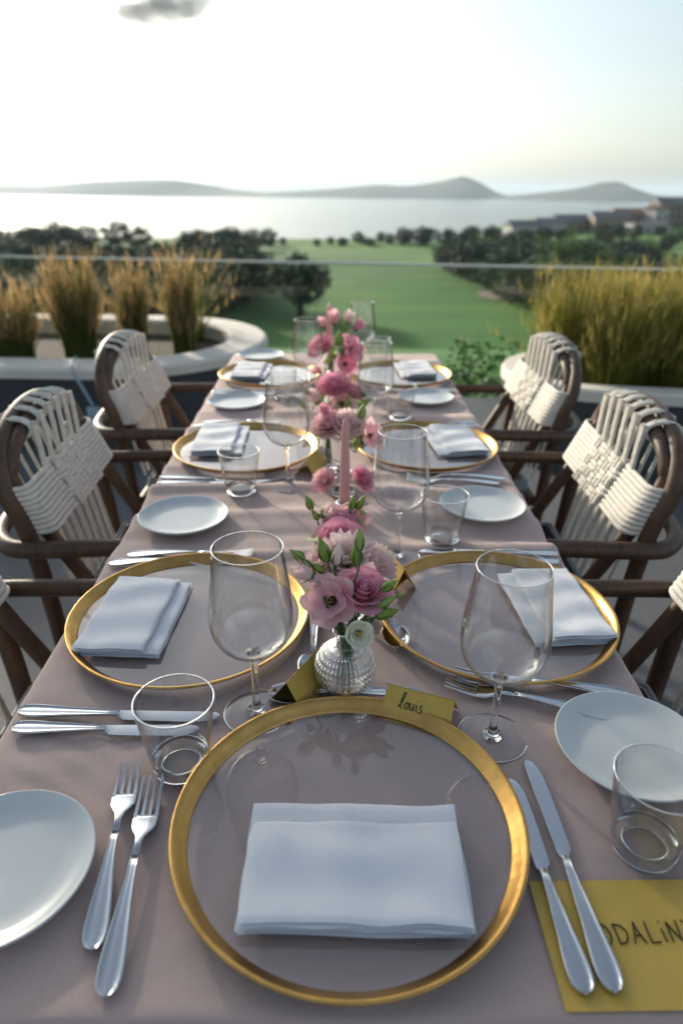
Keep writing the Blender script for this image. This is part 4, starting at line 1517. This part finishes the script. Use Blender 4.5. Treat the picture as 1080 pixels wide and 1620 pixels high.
for hd, ax, sz, lb, sd in [((.055, .672, .882), (.8, -.1, .6), .022, 'upper right green bud of the front bouquet', 1.), ((.050, .665, .864), (.8, -.1, .5), .024, 'middle right green bud of the front bouquet', 2.),
                           ((.050, .660, .852), (.85, -.15, .45), .027, 'lowest right green bud of the front bouquet', 3.), ((.072, .668, .874), (.85, .1, .3), .011, 'smallest green bud at the right tip of the bouquet', 4.),
                           ((-.036, .700, .906), (-.75, 0, .62), .020, 'upper left green bud of the front bouquet', 5.), ((-.028, .700, .898), (-.8, -.1, .45), .019, 'lower left green bud of the front bouquet', 6.),
                           ((-.009, .716, .896), (-.25, -.05, .95), .030, 'tall green bud above the dusty pink flower', 7.), ((.001, .712, .895), (.05, -.1, 1), .024, 'green bud close beside the tall bud', 7.4), ((-.014, .704, .886), (-.5, -.3, .75), .019, 'short green bud above the dusty pink petals', 8.),
                           ((.026, .70, .900), (.0, -.1, 1), .029, 'white green bud behind the rose', 9.), ((.030, .69, .925), (-.05, .1, 1), .025, 'highest slim green bud of the front bouquet', 10.)]:
    flower('bud', hd, ax, sz, v, lb, M['bud'], 0, sd, G1)
flower('bud', (.003, .69, .905), (.1, 0, 1), .027, v, 'pale blush bud at the back of the front bouquet', M['blush'], 0, 8.6, G1)

vases = [((.020, .815), 'clear bud vase right behind the globe vase', .075), ((.012, .952), 'clear bud vase in front of the pink candle', .08), ((.018, 1.235), 'low clear bud vase behind the pink candle', .05),
         ((-.012, 1.385), 'clear bud vase at the middle of the table', .085), ((-.004, 1.735), 'clear bud vase in the fifth row of flowers', .08), ((-.010, 2.08), 'clear bud vase with dark stems near the table end', .10)]
VP = []
for (x, y), lb, h in vases:
    bud_vase((x, y, ZC), lb, .028, h)
    VP.append(((x, y, ZC + .01), (x, y, ZC + h * .97)))
G2 = 'flowers and buds in the second vase'
flower('ruffle', (.016, .83, .825), (0, -.35, .94), .042, VP[0], 'large pale ruffled carnation behind the front bouquet', M['blush'], 0, 1.4, G2)
flower('ruffle', (.050, .835, .815), (.55, -.3, .78), .034, VP[0], 'ruffled pale pink carnation right of the large one', M['blush'], 0, 2.4, G2)
flower('rose', (.008, .875, .832), (-.1, -.45, .9), .034, VP[0], 'purple pink rose behind the ruffled carnations', M['rose'], 0, 2.9, G2)
flower('ruffle', (-.012, .825, .822), (-.6, -.3, .74), .03, VP[0], 'ruffled pale pink carnation left of the large one', M['blush'], 0, 2.7, G2)
G3 = 'flowers and buds in the vase before the candle'
flower('half', (-.004, .955, .828), (-.2, -.2, .95), .03, VP[1], 'blush half open flower just left of the candle foot', M['blush'], 0, 3.3, G3)
flower('open', (.024, .960, .828), (.3, -.5, .8), .028, VP[1], 'mauve flower just right of the candle foot', M['pink'], 0, 3.9, G3)
flower('rose', (.008, .945, .825), (.1, -.5, .85), .026, VP[1], 'mauve rose below the candle foot', M['rose'], 0, 4.9, G3)
for hd, ax, sz, lb, sd in [((-.035, .955, .852), (-.35, 0, .95), .024, 'left green bud before the candle', 1.), ((-.026, .95, .835), (-.3, 0, .95), .017, 'small left green bud before the candle', 2.), ((.026, .955, .852), (.2, 0, 1), .022, 'green bud right beside the candle', 3.),
                           ((.036, .96, .85), (.45, 0, .9), .024, 'right green bud before the candle', 4.), ((-.018, .95, .838), (-.1, 0, 1), .016, 'thin green bud left of the candle', 5.)]:
    flower('bud', hd, ax, sz, VP[1], lb, M['bud'], 0, sd + 20, G3)
G4 = 'flowers in the low vase behind the candle'
flower('ruffle', (-.014, 1.225, .782), (-.55, -.5, .65), .027, VP[2], 'pink flower left of the candle', M['pink'], 0, 5.3, G4)
flower('rose', (.050, 1.225, .784), (.55, -.5, .65), .026, VP[2], 'pink rose right of the candle', M['rose'], 0, 5.9, G4)
G5 = 'flowers and buds in the fourth vase'
flower('ruffle', (-.008, 1.39, .838), (-.3, -.5, .8), .037, VP[3], 'pink carnation left behind the candle tip', M['pink'], 0, 6.3, G5)
flower('ruffle', (.026, 1.385, .842), (.25, -.5, .8), .036, VP[3], 'pale pink carnation right behind the candle tip', M['blush'], 0, 6.6, G5)
flower('open', (.072, 1.385, .822), (.6, -.5, .5), .034, VP[3], 'mauve open flower at the right of the fourth bouquet', M['pink'], 0, 6.9, G5)
flower('half', (-.02, 1.40, .862), (-.1, -.1, 1), .026, VP[3], 'small pink flower on top of the fourth bouquet', M['rose'], 0, 7.2, G5)
for hd, ax, sz, lb, sd in [((.054, 1.385, .862), (.25, 0, .95), .034, 'tall green bud right of the candle tip', 1.), ((.046, 1.375, .80), (.2, -.2, .9), .03, 'green bud low at the right of the fourth vase', 2.), ((.050, 1.38, .832), (.1, -.2, .9), .026, 'green bud between the pink flowers of the fourth vase', 3.)]:
    flower('bud', hd, ax, sz, VP[3], lb, M['bud'], 0, sd + 30, G5)
G6 = 'flowers and buds in the fifth vase'
flower('ruffle', (.0, 1.73, .828), (-.1, -.4, .9), .045, VP[4], 'bright pink carnation on top of the fifth vase', M['rose'], 0, 7.7, G6)
flower('half', (-.042, 1.72, .803), (-.5, -.4, .7), .036, VP[4], 'pale pink flower at the left of the fifth vase', M['blush'], 0, 8.0, G6)
flower('open', (.016, 1.71, .798), (.2, -.7, .6), .032, VP[4], 'pale mauve flower at the front of the fifth vase', M['pink'], 0, 8.3, G6)
flower('ruffle', (.042, 1.74, .815), (.4, -.3, .8), .034, VP[4], 'pink carnation at the right of the fifth vase', M['pink'], 0, 8.8, G6)
for hd, ax, sz, lb, sd in [((-.066, 1.72, .822), (-.6, 0, .6), .03, 'upper left green bud of the fifth vase', 1.), ((-.07, 1.71, .785), (-.6, -.1, .6), .03, 'lower left green bud of the fifth vase', 2.), ((.064, 1.72, .79), (.8, 0, .5), .036, 'right green bud of the fifth vase', 3.), ((.07, 1.73, .815), (.75, 0, .6), .028, 'upper right green bud of the fifth vase', 4.),
                           ((.012, 1.7, .775), (-.1, -.3, 1), .034, 'green bud below the flowers of the fifth vase', 5.), ((.03, 1.7, .785), (.1, -.2, 1), .038, 'large green bud at the front of the fifth vase', 6.)]:
    flower('bud', hd, ax, sz, VP[4], lb, M['bud'], 0, sd + 40, G6)
G7 = 'flowers and buds in the farthest vase'
for kd, hd, ax, sz, c, lb, sd in [('ruffle', (-.032, 2.06, .862), (-.5, -.4, .7), .045, M['rose'], 'pink carnation left on the farthest vase', 9.1), ('open', (.042, 2.06, .862), (.6, -.4, .6), .045, M['rose'], 'mauve open flower right on the farthest vase', 9.3),
                                  ('open', (.03, 2.05, .822), (.4, -.7, .4), .038, M['rose'], 'dark mauve flower low on the farthest vase', 9.6), ('half', (.0, 2.1, .93), (-.1, 0, 1), .042, M['pink'], 'pink flower high at the back of the farthest vase', 9.8),
                                  ('half', (.036, 2.1, .935), (.3, 0, 1), .036, M['blush'], 'pale flower high at the right of the farthest vase', 10.2), ('half', (-.03, 2.09, .925), (-.4, 0, .9), .030, M['pink'], 'small pink flower high at the left of the farthest vase', 10.3), ('half', (.06, 2.08, .918), (.6, 0, .8), .034, M['rose'], 'bright pink flower at the upper right of the farthest vase', 10.5),
                                  ('half', (-.04, 2.04, .80), (-.6, -.3, .3), .032, M['pink'], 'small pink flower hanging low at the left of the farthest vase', 10.8)]:
    flower(kd, hd, ax, sz, VP[5], lb, c, 0, sd, G7)
for hd, ax, sz, lb, sd in [((.012, 2.05, .88), (.1, -.1, 1), .045, 'large green bud in the middle of the farthest vase', 1.), ((.02, 2.05, .85), (.2, -.2, 1), .038, 'lower green bud in the middle of the farthest vase', 2.), ((.024, 2.07, .915), (.1, 0, 1), .036, 'highest green bud of the farthest vase', 3.)]:
    flower('bud', hd, ax, sz, VP[5], lb, M['bud'], 0, sd + 50, G7)


def leaf_sprig(head, axis, size, vase, label, grp, sd):
    base, neck = Vector(vase[0]), Vector(vase[1])
    t = thing('leaf_sprig', label, 'leaf sprig', base, 0, grp)
    h = Vector(head) - base
    stem_to((.003, .002, 0), neck - base, h, axis, .0013).build('stem', M['stem'], t)
    F = frame(axis, h, sd)
    for k in range(5):
        a = sd + k * 2.4
        lf = MB()
        rows = []
        for j in range(7):
            v_ = j / 6
            w = .24 * size * math.sin(PI * v_ ** .8) + .0004
            r = size * (.08 + .8 * v_)
            z = size * (-.5 + .22 * k + .45 * v_ - .35 * v_ * v_)
            c, s2 = math.cos(a), math.sin(a)
            rows.append([(r * c - u * w * s2, r * s2 + u * w * c, z + abs(u) * w * .35) for u in (-1, -.5, 0, .5, 1)])
        lf.grid(rows)
        lf.xf(F).build('leaf', M['bud'], t)


for hd, ax, sz, vi, lb, grp, sd in [((.03, .69, .858), (.7, .1, .7), .022, 0, 'green leaves tucked behind the rose in the front vase', G1, .4), ((-.02, .695, .865), (-.7, .1, .7), .022, 0, 'green leaves tucked left in the front vase', G1, 1.2),
                                    ((-.02, .875, .838), (-.6, -.1, .8), .026, 1, 'green leaves left of the purple pink rose', G2, .8), ((.034, .955, .835), (.6, 0, .8), .024, 2, 'green leaves right of the candle foot', G3, 2.),
                                    ((.035, 1.37, .815), (.3, -.4, .8), .032, 4, 'green leaves under the fourth bouquet', G5, .3), ((-.03, 1.38, .825), (-.6, -.3, .7), .030, 4, 'green leaves at the left of the fourth bouquet', G5, 1.9),
                                    ((-.025, 1.71, .80), (-.4, -.4, .8), .036, 5, 'green leaves at the front of the fifth vase', G6, 2.2), ((.05, 1.72, .80), (.6, -.2, .7), .036, 5, 'green leaves at the right of the fifth vase', G6, 1.1),
                                    ((.0, 2.05, .845), (-.1, -.4, .9), .045, 6, 'green leaves in the middle of the farthest vase', G7, .6), ((.02, 2.06, .90), (.2, -.1, 1), .042, 6, 'green leaves high in the farthest vase', G7, 1.6)]:
    leaf_sprig(hd, ax, sz, ([v] + VP)[vi], lb, grp, sd)


def candle(loc, h, label, rb=.0100, rt=.0068):
    t = thing('taper_candle', label, 'candle', loc, 0, 'pink taper candles')
    wax = MB().lathe([(.0004, 0), (rb * .86, .0), (rb, .004), (lerp(rb, rt, .5), h * .5), (rt, h - .020), (rt * .92, h - .012), (rt * .55, h - .005), (.0012, h), (.0004, h + .0006)], 20).build('wax', M['wax'], t)
    MB().tube([(0, 0, h - .002), (.0006, 0, h + .004), (.0018, .0004, h + .009)], .0007, 6).build('wick', M['wick'], wax)
    return t


def holder(loc, label):
    t = thing('candle_holder', label, 'candle holder', loc, 0, 'clear glass candle holders')
    MB().lathe([(.0004, .003), (.0245, .003), (.0255, .0015), (.0260, .004), (.021, .008), (.0155, .013), (.0145, .022), (.0165, .03), (.0162, .034), (.0135, .0345), (.0118, .03), (.0112, .018), (.0004, .0175)], 36).build('body', M['glass'], t)
    return t


holder((.019, 1.128, ZC), 'clear glass holder under the nearer pink candle')
candle((.019, 1.128, ZC + .0178), .1755, 'pink taper candle standing in the middle of the table', .0105, .0070)
holder((-.016, 2.19, ZC), 'clear glass holder under the farther pink candle')
candle((-.016, 2.19, ZC + .0178), .212, 'pink taper candle behind the farthest flowers', .0115, .0078)

# ------------------------------------------------------------------ haze
hz = MB().box(-15500, 15500, -60, 30500, -42.0, 150).build('haze', M['bowl'], None, False)
hz['kind'] = 'stuff'
hz['label'] = 'pale sea haze filling the air over the whole view'
hm = bpy.data.materials.new('haze_air')
hm.use_nodes = True
nt = hm.node_tree
nt.nodes.remove(nt.nodes['Principled BSDF'])
vol = nt.nodes.new('ShaderNodeVolumePrincipled')
vol.inputs['Color'].default_value = (.72, .88, 1.0, 1)
vol.inputs['Density'].default_value = 1.05e-4
vol.inputs['Anisotropy'].default_value = .2
nt.links.new(vol.outputs[0], nt.nodes['Material Output'].inputs['Volume'])
hz.data.materials.clear()
hz.data.materials.append(hm)
